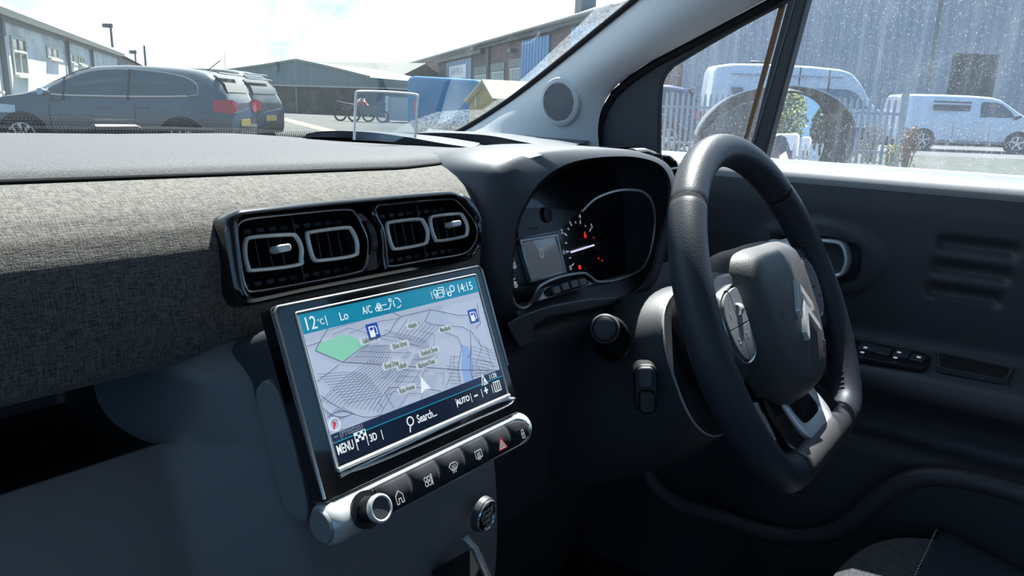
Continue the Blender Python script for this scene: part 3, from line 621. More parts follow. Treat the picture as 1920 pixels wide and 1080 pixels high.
lab('Lo', z5(435, 438), .009, align='CENTER'); lab('A/C', z5(640, 385), .0085, align='CENTER', sx=.68)
lab('14:15', z5(1498, 185), .0105, 5, 'CENTER', .92); lab('|', z5(1200, 250), .007); lab('|', z5(1335, 220), .007)
lab('-- (Preston)', z6(152, 715), .0078, 12, 'LEFT', .72); lab('MENU', z6(180, 838), .0095, 5, 'LEFT', .58, .00010); lab('|', z6(428, 745), .008); lab('3D', z6(487, 722), .0078, 5, 'CENTER', .75, .0001); lab('|', z6(552, 695), .008)
lab('Search...', z6(940, 540), .0092, 5, 'CENTER', .72, .00008); lab('|', z6(1183, 430), .008); lab('AUTO', z6(1245, 410), .0065, 5, 'CENTER', .9, .00015); lab('|', z6(1305, 385), .008)
lab('–', z6(1352, 365), .010, 5, 'CENTER', .8, .0003); lab('|', z6(1397, 345), .008); lab('+', z6(1440, 330), .011, 5, 'CENTER', .8, .0003); lab('|', z6(1485, 310), .008); lab('112ft', z6(1495, 205), .0062, 5, 'CENTER', .85)
mb.mi = 5
def circ(c, r, k=16): return [(c[0]+r*math.cos(2*math.pi*i/k), c[1]+r*math.sin(2*math.pi*i/k)) for i in range(k+1)]
c = z6(798, 585); mb.strokes([circ(c, .0026), [(c[0]-.001, c[1]-.0026), (c[0]-.0022, c[1]-.0062)]], .0007, FS, .0009)
c = z6(388, 738)
for i in range(4):
    for j in range(3):
        if (i+j) % 2 == 0: rect(c[0]-.004+i*.002, c[1]+.003-j*.0018, c[0]-.002+i*.002, c[1]+.0048-j*.0018, .0009)
mb.strokes([[(c[0]-.0043, c[1]+.005), (c[0]-.0043, c[1]-.005)], [(c[0]-.004, c[1]+.0048), (c[0]+.004, c[1]+.0048)], [(c[0]+.004, c[1]+.0048), (c[0]+.004, c[1]-.0006)]], .0004, FS, .0009)
for (x, y) in ((740, 342), (755, 372), (728, 375), (742, 358)): c = z5(x, y); mb.strokes([circ(c, .0014, 8)], .0004, FS, .0009)
c = z5(820, 345); mb.strokes([[(c[0]-.005, c[1]+.001), (c[0]-.001, c[1]+.001)], [(c[0]-.004, c[1]-.002), (c[0]+.001, c[1]-.002), (c[0]+.003, c[1]+.001)], circ((c[0]+.003, c[1]+.003), .001, 8)], .0005, FS, .0009)
c = z5(903, 320); mb.strokes([circ(c, .0032, 10)[:4], circ(c, .0032, 10)[4:7], circ(c, .0032, 10)[7:10]], .0005, FS, .0009)
c = z5(1240, 240); mb.strokes([circ((c[0], c[1]+.001), .0018, 8), [(c[0]-.0015, c[1]-.0002), (c[0], c[1]-.0035), (c[0]+.0015, c[1]-.0002)]], .0004, FS, .0009)
c = z5(1285, 232); mb.strokes([[(c[0]-.003, c[1]-.003), (c[0]+.002, c[1]-.003), (c[0]+.002, c[1]+.002), (c[0]-.003, c[1]+.002), (c[0]-.003, c[1]-.003)], [(c[0]-.0015, c[1]+.0035), (c[0]+.0035, c[1]+.0035), (c[0]+.0035, c[1]-.0015)], [(c[0]-.002, c[1]), (c[0]+.001, c[1])]], .0005, FS, .0009)
c = z5(1375, 210); mb.strokes([circ((c[0]+.0015, c[1]+.001), .0022, 8), circ((c[0]-.0022, c[1]-.0022), .0015, 8)], .0006, FS, .0009)
for (x, y) in ((695, 568), (1575, 435)):
    c = z5(x, y); mb.mi = 10; mb.prism(rrect(.0095, .0098, .0008, 3, c[0], c[1]), .0005, .0006, FS); mb.mi = 5
    rect(c[0]-.003, c[1]-.0035, c[0]+.001, c[1]+.0032, .00062); mb.strokes([[(c[0]+.0014, c[1]-.002), (c[0]+.003, c[1]-.002), (c[0]+.003, c[1]+.0015), (c[0]+.002, c[1]+.003)]], .0005, FS, .00065)
    mb.mi = 10; rect(c[0]-.0023, c[1]+.0008, c[0]+.0003, c[1]+.0025, .00075)
mb.mi = 5; c = z6(918, 290); mb.prism([(c[0]-.004, c[1]-.004), (c[0], c[1]-.002), (c[0]+.005, c[1]-.003), (c[0]-.0005, c[1]+.0065)], .0005, .0007, FS)
c = z6(1420, 240); mb.strokes([[(c[0]-.003, c[1]-.003), (c[0]-.0005, c[1]+.004), (c[0]+.003, c[1]-.003)], [(c[0]-.001, c[1]-.003), (c[0]+.0005, c[1]+.001), (c[0]+.0015, c[1]-.003), (c[0]-.001, c[1]-.003)]], .0006, FS, .0009)
c = z6(1530, 292); mb.strokes([[(c[0]-.003+i*.0022, c[1]-.0032), (c[0]-.003+i*.0022, c[1]+.0035)] for i in range(4)]+[[(c[0]-.003, c[1]+.0035), (c[0]+.0036, c[1]+.0035)], [(c[0]-.003, c[1]-.0032), (c[0]+.0036, c[1]-.0032)]], .0006, FS, .0009)
c = z6(160, 610); mb.mi = 5; mb.strokes([circ(c, .0036)], .0005, FS, .0009); mb.mi = 11; mb.prism([(c[0]-.0018, c[1]-.004), (c[0]+.0014, c[1]+.0005), (c[0]-.0008, c[1]+.0018)], .0009, .001, FS)
build(mb, 'display', SM, scr, smooth=0, label='lit map display with teal header and navy footer')

# ============================================================ CONTROL BAR UNDER THE SCREEN
FB = tilt((.33, .283, -.222), 24)
zb = lambda x, y: (560+x/3.3756, 760+y/3.3756)
zc_ = lambda x, y: (770+x/4.5, 770+y/4.5)
b0 = FB.px(*zb(230, 740), 0)[0]+.006; b1 = FB.px(*zb(1480, 130), 0)[0]
bt = np.mean([FB.px(*zb(700, 385))[1], FB.px(*zb(1100, 200))[1]]); bb = np.mean([FB.px(*zb(700, 640))[1], FB.px(*zb(1100, 425))[1]])
bc = (bt+bb)/2; bh = (bt-bb)
bar = thing('control_bar', 'silver edged row of control buttons under the touchscreen', 'control panel', FB.P(0, bc))
FE = Fr(FB.P(0, bc, -bh/2+.001), FB.B, FB.N)                # FE.N = +x
mb = MB(); R0 = bh/2+.0016
mb.lathe([(.0001, b0-.008), (R0*.78, b0-.008), (R0*.94, b0-.006), (R0, b0-.002), (R0, b0+.004), (R0, b1-.006), (R0*.8, b1-.001), (.001, b1)], FE, 40, 1, 1)
build(mb, 'bar_body', M_chrome, bar, smooth=40)
mb = MB(); mb.lathe([(.0001, b0-.0092), (R0*.72, b0-.0092), (R0*.8, b0-.0078), (R0*.8, b0-.006)], FE, 40); build(mb, 'end_cap', pm('brushed end cap', (.42, .43, .46), .4, metal=.6), bar)
# button face wraps the front of the bar
def wrap(a, ang, dr=0): r_ = R0+dr; return FE.P(r_*math.sin(ang), r_*math.cos(ang), a)
x0b, x1b = b0+.012, b1-.008
mb = MB(); AN = .74
rows = []
for i in range(60):
    t = i/59; a = x0b+(x1b-x0b)*t; e = min(1, max(.02, (1-((max(0, a-(x1b-.011)))/.011)**2)))**.5
    rows.append([wrap(a, q*AN*e, .0008) for q in np.linspace(-1, 1, 13)])
mb.grid(rows); fc = build(mb, 'button_face', M_btn, bar, smooth=60)
mb = MB(); mb.tube([r_[0]*1.0 for r_ in rows]+[r_[-1] for r_ in rows][::-1], .0007, closed=True, seg=6); build(mb, 'face_outline', M_bright, bar)
seams = [FB.px(*zb(*p))[0] for p in ((478, 560), (690, 490), (865, 410), (1025, 330), (1170, 250), (1310, 185))]
BX = [x0b+.002]+seams+[x1b-.001]
for i in range(6):
    a, b = BX[i+1]+.0003, BX[i+2]-.0003
    mb = MB(); mb.grid([[wrap(a_, q*.66*(1 if i < 5 or a_ < b-.004 else .6), .0013) for q in np.linspace(-1, 1, 11)] for a_ in (a, (a+b)/2, b-.0035, b)]); build(mb, 'button', M_btn, bar, solid=.0006)
    mb = MB(); mb.tube([wrap(a-.0003, q, .0016) for q in np.linspace(-.64, .64, 9)], .00035, seg=6); build(mb, 'button_gap', M_matt, bar)
kx = FB.px(*zb(445, 680), .004)
mb = MB(); FK = Fr(FE.P(0, R0, kx[0]), (1, 0, 0), FE.A)
if FK.N@FB.N < 0: FK = Fr(FK.O, (-1, 0, 0), FE.A)
mb.lathe([(.0105, -.001), (.0105, .0010), (.0072, .0012), (.0072, .011), (.0074, .0115)], FK, 40); kn = build(mb, 'volume_knob', M_blk, bar)
mb = MB(); mb.lathe([(.0075, .0095), (.0080, .0115), (.0078, .0130), (.0068, .0134), (.0060, .0128)], FK, 40); build(mb, 'knob_ring', M_chrome, kn)
mb = MB(); mb.lathe([(.0062, .0127), (.0001, .0125)], FK, 40); build(mb, 'knob_face', M_soft2, kn)
def ico(px_, lines, wd=.0005, mi=0, mats=None, name='legend'):
    a, b = FB.px(*px_, .0)
    fr = Fr(wrap(a, 0, .0018)+FE.A*(b-bc), (1, 0, 0), FE.A)
    if fr.N@FB.N < 0: fr = Fr(fr.O, (1, 0, 0), -fr.B)
    m_ = MB(); m_.strokes(lines, wd, fr, .0002, .0002); build(m_, name, mats or M_printw, bar, smooth=0)
ico(zb(605, 585), [[(-.0028, -.0035), (-.0028, .0010), (0, .0038), (.0028, .0010), (.0028, -.0035), (.0010, -.0035), (.0010, -.0008), (-.0010, -.0008), (-.0010, -.0035), (-.0028, -.0035)]])
ico(zb(785, 485), [circ((-.0015, .0015), .0013, 8), circ((.0012, .0015), .0013, 8), circ((-.0015, -.0014), .0013, 8), circ((.0012, -.0014), .0013, 8), [(.0032, .0032), (.0032, -.003)], [(.0038, .0032), (.0036, -.003)]])
ico(zb(950, 398), [[(-.0040, .0015), (-.0020, .0030), (.0020, .0030), (.0040, .0015), (.0022, -.0012), (-.0022, -.0012), (-.0040, .0015)], [(-.0014, .0016), (-.0018, -.003)], [(0, .0016), (-.0004, -.003)], [(.0014, .0016), (.001, -.003)]])
ico(zb(1108, 318), [[(-.0032, -.0018), (-.0032, .0028), (.0032, .0028), (.0032, -.0018), (-.0032, -.0018)], [(-.0012, .0015), (-.0014, -.003)], [(0, .0015), (-.0002, -.003)], [(.0012, .0015), (.001, -.003)]])
ico(zc_(728, 290), [[(-.0042, -.0030), (.0042, -.0030), (0, .0044), (-.0042, -.0030)]], .0007, mats=pm('red triangle', (.45, .03, .04), .5, emit=(.8, .03, .05), estr=.25), name='hazard_symbol')
ico(zc_(728, 290), [[(-.0030, -.0024), (.0030, -.0024), (0, .0030), (-.0030, -.0024)], [(-.0014, -.0014), (.0014, -.0014), (0, .001), (-.0014, -.0014)]])
ico(zc_(905, 203), [[(-.0014, -.0028), (.0014, -.0028), (.0016, .0004), (-.0016, .0004), (-.0014, -.0028)], [(-.0012, .0004), (-.001, .0028), (.001, .0028), (.0012, .0004)], [(0, -.0005), (0, -.0016)]])
for p in (zc_(297, 423), zc_(508, 320), zc_(878, 138)): ico(p, [[(-.0035, -.0005), (.0035, -.0005)], [(-.0035, .0006), (.0035, .0006)]], .0003, mats=M_matt, name='indicator_slot')

# ============================================================ START BUTTON
FG = Fr((.392, .303, -.283), nrm((1, .06, 0)), (0, -.04, 1))
st = thing('start_button', 'round engine start stop button below the control bar', 'button', FG.P(0, 0))
g0 = FG.px(910, 966); FG = FG.at(*g0)
mb = MB(); mb.lathe([(.0168, -.004), (.0162, .0006), (.0150, .001)], FG, 40, .76, .80); build(mb, 'button_bezel', M_soft2, st)
mb = MB(); mb.lathe([(.0150, .0002), (.0152, .0016), (.0145, .0024), (.0138, .0020), (.0136, .0004)], FG, 48, .76, .80); build(mb, 'button_ring', M_bright, st)
mb = MB(); mb.lathe([(.0137, .0010), (.010, .0014), (.0001, .0015)], FG, 40, .76, .80); build(mb, 'button_cap', M_piano, st)
mb = MB(); mb.text('ENGINE', .0036, FG.at(0, .0045), .0017); mb.text('START', .0050, FG.at(0, .0002), .0017); mb.text('STOP', .0040, FG.at(0, -.0045), .0017); build(mb, 'button_lettering', pm('grey lettering', (.65, .66, .68), .5), st, smooth=0)

# ============================================================ GEAR SELECTOR (low, under the start button)
gs = thing('gear_selector', 'black gear selector with a chrome strip below the start button', 'gear selector', (.36, .25, -.40))
p0, p1 = Y(893, 1028, .285), Y(918, 1085, .272)
mb = MB(); mb.tube([p0+V(0, .01, .004), p0, p1, p1+(p1-p0)], .0026, seg=8); build(mb, 'chrome_strip', M_bright, gs)
mb = MB(); pl = [p0+V(-.014, .01, -.004), p0+V(.001, .006, -.002), p1+(p1-p0)+V(.001, .006, 0), p1+(p1-p0)+V(-.014, .01, 0)]
mb.grid([[p+V(0, 0, -.002) for p in pl], [p+V(0, .05, -.05) for p in pl]], cv=True); i0 = mb.add([p+V(0, 0, -.002) for p in pl]); mb.face(range(i0, i0+4)); build(mb, 'selector_body', M_matt, gs)
# ============================================================ INSTRUMENT CLUSTER
FC = Fr((.72, .455, -.13), (1, 0, 0), (0, .30, 1))
q7 = lambda x, y: (940+x/4.91, 380+y/4.91)
clu = thing('instrument_cluster', 'dark instrument cluster with rev counter behind the wheel', 'instrument cluster', FC.P(0, 0))
cF = lambda x, y, n=0.: FC.px(*q7(x, y), n)
face = [FC.px(a, b) for a, b in ((948, 590), (950, 480), (965, 400), (990, 350), (1040, 318), (1120, 300), (1190, 300), (1240, 330), (1250, 420), (1225, 520), (1120, 560), (1010, 596))]
mb = MB(); mb.prism(face, -.02, 0, FC); build(mb, 'dial_plate', pm('dark glossy dial plate', (.012, .014, .018), .22, coat=.5), clu)
mb = MB(); pl = [FC.px(a, b, .004) for a, b in ((972, 388), (1090, 395), (1062, 420), (1053, 430), (973, 446))]
mb.prism(pl, 0, .003, FC); build(mb, 'upper_dial_panel', pm('grey dial panel', (.030, .034, .040), .3), clu)
mb = MB(); pl = [cF(x, y, .004) for x, y in ((155, 340), (505, 285), (600, 655), (262, 745))]; mb.ring(pl, off(pl, .0035), .0, .006, FC); build(mb, 'display_frame', M_dkchrome, clu, bevel=.0008)
mb = MB(); mb.prism(off(pl, .003), 0, .004, FC); build(mb, 'central_display', M_lcd, clu, smooth=0, label='blank grey display')
mb = MB(); mb.text('0', .017, FC.at(*cF(370, 470, .004)), .0043, sx=1.0); build(mb, 'display_digit', pm('dim digit', (.2, .21, .24), .4, emit=(.2, .22, .25), estr=.6), clu, smooth=0)
mb = MB()
for l in (((640, 175), (658, 207)), ((735, 160), (738, 192)), ((832, 238), (825, 262)), ((590, 280), (612, 300)), ((602, 448), (624, 446)), ((660, 578), (675, 560)), ((693, 172), (695, 186)), ((783, 208), (784, 218)), ((622, 236), (631, 246)), ((600, 368), (612, 370)), ((637, 510), (647, 503)), ((455, 200), (470, 215)), ((466, 158), (478, 166)), ((440, 60), (448, 52)), ((462, 105), (488, 110))):
    a, b = cF(*l[0], .002), cF(*l[1], .002); mb.strokes([[a, b]], .0013, FC, .0005, .0003)
for t_, x, y in (('4', 733, 125), ('5', 842, 215), ('2', 568, 265), ('1', 585, 455), ('0', 648, 600), ('140', 135, 735), ('120', 122, 560)):
    mb.text(t_, .0075, FC.at(*cF(x, y, .002), 0, 0 if len(t_) == 1 else -1.3), .0006, bold=.0001)
build(mb, 'scale_marks', M_white, clu, smooth=0)
mb = MB(); mb.text('CITROËN', .0045, FC.at(*cF(295, 238, .003)), .0035); build(mb, 'maker_lettering', M_dim, clu, smooth=0)
mb = MB(); mb.text('6', .0105, FC.at(*cF(782, 297, .002)), .0006, bold=.0003); build(mb, 'warning_light', M_redlit, clu, smooth=0)
for x, y, r_ in ((732, 593, .0028), (895, 385, .0015), (918, 378, .0016), (896, 447, .0010), (860, 318, .0010), (905, 510, .0012), (938, 532, .0012)): mb = MB(); mb.lathe([(r_, .0006), (.0001, .0007)], FC.at(*cF(x, y, .002)), 10); build(mb, 'warning_light', M_redlit, clu, smooth=0)
mb = MB(); a, b = cF(648, 455, .006), cF(855, 390, .006); mb.strokes([[a, b]], .0020, FC, .005, .0008); nd = build(mb, 'needle', M_glow, clu, smooth=0)
for q_ in ((870, 405), (405, 115)): mb = MB(); mb.lathe([(.0085, .0), (.0085, .006), (.001, .007)], FC.at(*cF(*q_, .002)), 24); build(mb, 'needle_hub', M_blk, clu)
# chrome surround
TR = [(963, 414), (955, 450), (950, 480), (951, 530), (959, 556), (967, 572), (980, 578), (994, 570), (1004, 552), (1014, 535), (1050, 519), (1092, 512), (1106, 518), (1118, 527), (1135, 528), (1158, 524), (1200, 507), (1217, 480), (1226, 440), (1228, 405), (1221, 375), (1206, 360), (1187, 356), (1155, 358), (1117, 372), (1091, 396)]
tp = csp([Y(*p, .410) for p in TR], 5, False)
k = len(tp); mb = MB(); mb.tube(tp, [.0016 if i > 8 else .0008 for i in range(k)], seg=8); build(mb, 'chrome_surround', M_chrome, clu)
# button strip
FQ = Fr(Y(1065, 540, .400), (1, 0, 0), (0, .45, 1))
mb = MB(); mb.prism([FQ.px(*q7(x, y)) for x, y in ((330, 912), (395, 782), (740, 690), (850, 750))], -.01, .001, FQ); build(mb, 'button_strip', pm('grey satin strip', (.36, .36, .37), .35, metal=.6), clu, bevel=.001)
bl = [FQ.px(*q7(x, y)) for x, y in ((405, 860), (410, 790), (700, 698), (770, 720), (772, 762), (480, 858))]
mb = MB(); mb.prism([tuple(p) for p in csp(bl, 3)], 0, .002, FQ); build(mb, 'button_recess', M_matt, clu)
for x, y in ((482, 812), (565, 780), (650, 755), (725, 738)):
    c = FQ.px(*q7(x, y)); mb = MB(); mb.prism(rrect(.0125, .0075, .0012, 3, *c), .001, .0045, FQ); bt_ = build(mb, 'push_button', M_button, clu, bevel=.0008)
    mb = MB(); mb.strokes([[(c[0]-.003, c[1]), (c[0]+.003, c[1])]], .0004, FQ, .0047); build(mb, 'button_mark', M_dim, bt_, smooth=0)

# ============================================================ STEERING COLUMN
T_ = math.radians(25.42); FW = Fr((.7545, .2182, -.1815), (1, 0, 0), (0, math.sin(T_), math.cos(T_)))
colm = thing('steering_column', 'dark steering column shroud between wheel and dashboard', 'steering column', FW.P(0, 0, -.15))
def sect(n, hw, bt_, bb_, k=40, cx=0):
    out = []
    for i in range(k):
        t = 2*math.pi*i/k; c, s = math.cos(t), math.sin(t); e = .75
        out.append(FW.P(cx+hw*abs(c)**e*(1 if c > 0 else -1), (bt_+bb_)/2+(bt_-bb_)/2*abs(s)**e*(1 if s > 0 else -1), n))
    return out
mb = MB(); mb.grid([sect(-.088, .05, .03, -.07), sect(-.086, .086, .050, -.105), sect(-.092, .091, .055, -.112), sect(-.13, .100, .060, -.125), sect(-.18, .112, .062, -.135), sect(-.26, .12, .055, -.14)], cv=True); build(mb, 'shroud', M_soft, colm, smooth=50)
mb = MB(); mb.tube(sect(-.0865, .088, .052, -.108), .0014, closed=True, seg=6); build(mb, 'shroud_lip', M_chrome, colm)
mb = MB(); mb.grid([sect(-.09, .06, .045, -.07), sect(-.07, .072, .055, -.085), sect(-.04, .085, .065, -.09), sect(-.02, .085, .065, -.09)], cv=True); build(mb, 'hub_cover', M_blk, colm, smooth=50)
def stalk(name, label, px_, n, a_in, r0, sq=(1, 1), cat='stalk'):
    a, b = FW.px(*px_, n); t = thing(name, label, cat, FW.P(a, b, n))
    nx = nrm(V(-.86, -.46, .22)); ax_ = nrm(np.cross(V(0, .25, 1), nx)); FQ_ = Fr(FW.P(a, b, n), ax_, np.cross(nx, ax_))
    return t, FQ_, a
t, F1, a = stalk('indicator_stalk', 'round ended indicator stalk left of the steering column', (1134, 617), -.10, 0, .014)
mb = MB(); mb.lathe([(.008, -.11), (.009, -.05), (.0135, -.035), (.0140, -.008), (.0132, -.002), (.011, .0)], F1, 32); build(mb, 'stalk_arm', M_blk, t)
mb = MB(); mb.lathe([(.0142, -.010), (.0142, -.004), (.0128, -.001), (.0112, -.0005)], F1, 32); build(mb, 'stalk_collar', M_soft2, t)
mb = MB(); mb.lathe([(.0105, -.002), (.0105, .0008), (.008, .0022), (.0001, .003)], F1, 32); build(mb, 'stalk_end', M_soft2, t, bevel=0)
mb = MB(); mb.lathe([(.018, -.09), (.019, -.03), (.017, -.028), (.015, -.035)], F1.at(.004, -.012), 32, 1, 1.2); build(mb, 'stalk_socket', M_blk, t)
t, F2, a = stalk('cruise_control_stalk', 'short angular stalk low on the left of the steering column', (1212, 730), -.085, 0, .01)
mb = MB(); mb.prism(rrect(.022, .045, .008, 5), -.06, -.006, F2.at(0, 0, 0, -.12)); build(mb, 'stalk_body', M_blk, t, bevel=.002)
mb = MB(); mb.prism(rrect(.014, .020, .004, 4), -.006, .003, F2.at(.001, .011, 0, -.12)); build(mb, 'rocker', M_soft2, t, bevel=.002)
mb = MB(); mb.prism(rrect(.016, .022, .005, 4), -.006, .001, F2.at(-.001, -.012, 0, -.12)); build(mb, 'stalk_cap', M_blk, t, bevel=.002)

# ============================================================ STEERING WHEEL
whl = thing('steering_wheel', 'black leather steering wheel with a double chevron on its hub', 'steering wheel', FW.P(0, 0))
RR, FBt, KK = .1754, .1357, .008
def rimpt(t):
    s = math.sin(t); r2 = FBt/max(-s, 1e-6) if s < 0 else 1e3
    r_ = -KK*math.log(math.exp(-RR/KK)+math.exp(-min(r2, 5)/KK)); return V(r_*math.cos(t), r_*s)
NR = 260; rp = resamp([rimpt(2*math.pi*i/400) for i in range(400)], NR)
def rim_rows(idx, rad=.0168, closed=False):
    rows = []
    for i in idx:
        p = rp[i % NR]; tg = nrm(rp[(i+1) % NR]-rp[(i-1) % NR]); nr = V(tg[1], -tg[0])
        rows.append([FW.P(p[0]+rad*nr[0]*math.cos(u), p[1]+rad*nr[1]*math.cos(u), rad*1.03*math.sin(u)) for u in np.linspace(0, 2*math.pi, 25)[:-1]])
    return rows
def nearest(a, b): return int(np.argmin([np.hypot(p[0]-a, p[1]-b) for p in rp]))
s1 = nearest(RR*math.cos(.78), RR*math.sin(.78)); s2 = nearest(-RR*math.cos(.78), RR*math.sin(.78)); s3 = nearest(-.084, -FBt); s4 = nearest(.084, -FBt)
for nm, i0, i1, mt in (('upper_rim', s1, s2, M_leather), ('left_grip', s2, s3, M_leather), ('lower_rim', s3, s4, pm('smooth lower rim leather', (.055, .056, .06), .38, bump=(700, .2, .0004))), ('right_grip', s4, s1+NR, M_leather)):
    mb = MB(); idx = list(range(i0, i1+1)); rw = []
    for kk, i in enumerate(idx):
        e = min(kk, len(idx)-1-kk); rw += rim_rows([i], .0168-(.0012 if e == 0 else 0))
    mb.grid(rw, cv=True); build(mb, nm, mt, whl, smooth=60)
for i in (s1, s2, s3, s4):
    mb = MB(); mb.grid(rim_rows([i-1, i, i+1], .0163), cv=True); build(mb, 'rim_seam', M_matt, whl)
# stitching round the inside of the right grip
st_ = build
mb = MB()
for i in range(s4-NR+6 if False else 0, 1): pass
i = s4+10
while i < s1+NR-3:
    p = rp[i % NR]; tg = nrm(rp[(i+1) % NR]-rp[(i-1) % NR]); nr = V(tg[1], -tg[0])
    c = [FW.P(p[0]-.0172*nr[0]*math.cos(u), p[1]-.0172*nr[1]*math.cos(u), .0178*math.sin(u)) for u in (-.05, .12, .3)]
    mb.tube(c, .0005, seg=5); i += 2
build(mb, 'stitching', M_soft2, whl)
# airbag pad
PO = [(0, .076), (.045, .076), (.074, .070), (.088, .045), (.089, .010), (.083, -.030), (.066, -.066), (.040, -.087), (0, -.092), (-.040, -.087), (-.066, -.066), (-.083, -.030), (-.089, .010), (-.088, .045), (-.074, .070), (-.045, .076)]
po = [p for p in csp(PO, 5)]
def padrow(sx, n, sag=0): return [FW.P(p[0]*sx, p[1]*sx, n-sag*abs(p[0]*12)**2) for p in po]
mb = MB(); mb.grid([padrow(.97, -.035), padrow(1, -.022), padrow(.985, -.008), padrow(.92, .006), padrow(.84, .0155), padrow(.79, .0190), padrow(.72, .0213), padrow(.6, .0233), padrow(.35, .0258), padrow(.02, .0268)], cv=True); build(mb, 'airbag_cover', M_airbag, whl, smooth=60)
mb = MB()
for b0_, in ((.021,), (-.001,)):
    for sx in (1, -1):
        P4 = [(0, b0_+.007), (sx*.0225, b0_-.021), (sx*.0215, b0_-.030), (sx*.017, b0_-.027), (0, b0_-.0065)]
        if sx < 0: P4 = P4[::-1]
        mb.prism(P4, .020, .0305, FW)
build(mb, 'chevron_emblem', pm('emblem chrome', (.95, .96, .98), .22, metal=.45), whl, bevel=.0006, bseg=2, smooth=30, label='polished double chevron emblem')
mb = MB(); mb.text('AIRBAG', .0088, FW.at(.030, -.047, 0, .25), .0225, ex=.001); build(mb, 'airbag_lettering', M_matt, whl, smooth=0)
mb = MB(); mb.strokes([[(-.004, .002), (-.001, .002), (.003, .004), (.003, -.004), (-.001, -.002), (-.004, -.002), (-.004, .002)], [(-.002, -.002), (-.002, -.005)]], .0007, FW.at(-.048, .003), .0225, .0012); build(mb, 'horn_symbol', M_blk, whl, smooth=0)
# side spokes with switch packs
for sx, nm in ((-1, 'left'), (1, 'right')):
    sp_ = [(sx*a, b) for a, b in ((.060, .045), (.10, .060), (.135, .058), (.160, .050), (.166, .015), (.160, -.035), (.140, -.045), (.115, -.040), (.09, -.030), (.06, -.03))]
    if sx < 0: sp_ = sp_[::-1]
    sp2 = [tuple(p) for p in csp(sp_, 4)]
    mb = MB(); mb.grid([[FW.P(a, b, n) for a, b in p_] for p_, n in ((off(sp2, .004), -.022), (sp2, -.016), (sp2, -.008), (off(sp2, .003), -.002), (off(sp2, .007), .0))], cv=True)
    i0 = mb.add([FW.P(a, b, 0) for a, b in off(sp2, .007)]); mb.face(range(i0, i0+len(sp2))); build(mb, 'side_spoke', M_leather, whl, smooth=50)
    pk = [(sx*a, b) for a, b in ((.091, .040), (.115, .044), (.136, .036), (.144, .015), (.138, -.012), (.122, -.026), (.100, -.024), (.091, -.010))]
    if sx < 0: pk = pk[::-1]
    pk2 = [tuple(p) for p in csp(pk, 5)]
    nb = .004
    mb = MB(); mb.grid([[FW.P(a, b, n) for a, b in p_] for p_, n in ((pk2, -.004), (pk2, nb), (off(pk2, .001), nb+.0018), (off(pk2, .0025), nb+.001))], cv=True); spk = build(mb, 'switch_bezel', M_chrome if sx > 0 else M_dkchrome, whl, smooth=50)
    mb = MB(); mb.prism(off(pk2, .0015), -.004, nb+.0004, FW); build(mb, 'switch_base', M_piano if sx < 0 else M_blk, whl)
    inner = np.array(off(pk2, .004)); cc = inner.mean(0)
    for (ux, uy) in ((0, 0), (1, 0), (0, 1), (1, 1)):
        x0_, x1_ = inner[:, 0].min(), inner[:, 0].max(); y0_, y1_ = inner[:, 1].min(), inner[:, 1].max()
        mx_, my_ = cc
        q = [(min(max(p[0], mx_+.0005), 9) if ux else max(min(p[0], mx_-.0005), -9), min(max(p[1], my_+.0005), 9) if uy else max(min(p[1], my_-.0005), -9)) for p in inner]
        q = [q[i] for i in range(len(q)) if np.hypot(q[i][0]-q[i-1][0], q[i][1]-q[i-1][1]) > 1e-5]
        mb = MB(); mb.prism(q, nb, nb+.0035, FW); build(mb, 'switch_button', M_button, whl, bevel=.0006)
    mb = MB()
    lg = (('2', -.010, -.012), ('3', .010, -.010), ('1', -.012, .012)) if sx < 0 else (('SRC', .010, -.012), ('<', -.012, -.010), ('(', .010, .012))
    for t_, dx, dy in lg: mb.text(t_, .0075 if len(t_) == 1 else .005, FW.at(cc[0]+dx, cc[1]+dy), nb+.0038)
    build(mb, 'switch_legend', M_printw if sx < 0 else M_dim, whl, smooth=0)
    if sx < 0:
        mb = MB(); mb.lathe([(.0055, -.004), (.006, 0), (.0055, .004)], Fr(FW.P(cc[0]+.009, cc[1]+.014, nb+.002), FW.B, FW.N), 24); build(mb, 'scroll_wheel', M_chrome, whl)
# lower spoke: gloss black blade with a silver loop
def nb_(b): return -.012-(b+.075)*.38
def LP(pts, dn): return [FW.P(a, b, nb_(b)+dn) for a, b in pts]
bl_ = [(-.062, -.066), (-.040, -.060), (0, -.058), (.040, -.060), (.062, -.066), (.072, -.090), (.078, -.122), (.05, -.130), (0, -.132), (-.05, -.130), (-.078, -.122), (-.072, -.090)]
bl2 = resamp(csp(bl_, 5), 80)
mb = MB(); mb.grid([LP(bl2, -.020), LP(bl2, -.003), LP(off(bl2, .002), 0)], cv=True); i0 = mb.add(LP(off(bl2, .002), 0)); mb.face(range(i0, i0+80)); build(mb, 'lower_spoke', M_piano, whl, smooth=45)
lo = resamp(csp([(-.042, -.078), (-.034, -.070), (0, -.068), (.034, -.070), (.042, -.078), (.046, -.100), (.044, -.116), (.032, -.124), (0, -.126), (-.032, -.124), (-.044, -.116), (-.046, -.100)], 5), 80)
li = resamp(csp([(-.030, -.082), (-.024, -.077), (0, -.076), (.024, -.077), (.030, -.082), (.032, -.097), (.030, -.106), (.022, -.110), (0, -.111), (-.022, -.110), (-.030, -.106), (-.032, -.097)], 5), 80)
li = align(lo, li)
mb = MB(); mb.grid([LP(lo, -.001), LP(off(lo, .0008), .0022), LP(off(lo, .002), .0028), LP(li, .0012), LP(off(li, .001), -.001)], cv=True); build(mb, 'silver_loop', M_chrome, whl, smooth=45, label='satin silver loop trim')
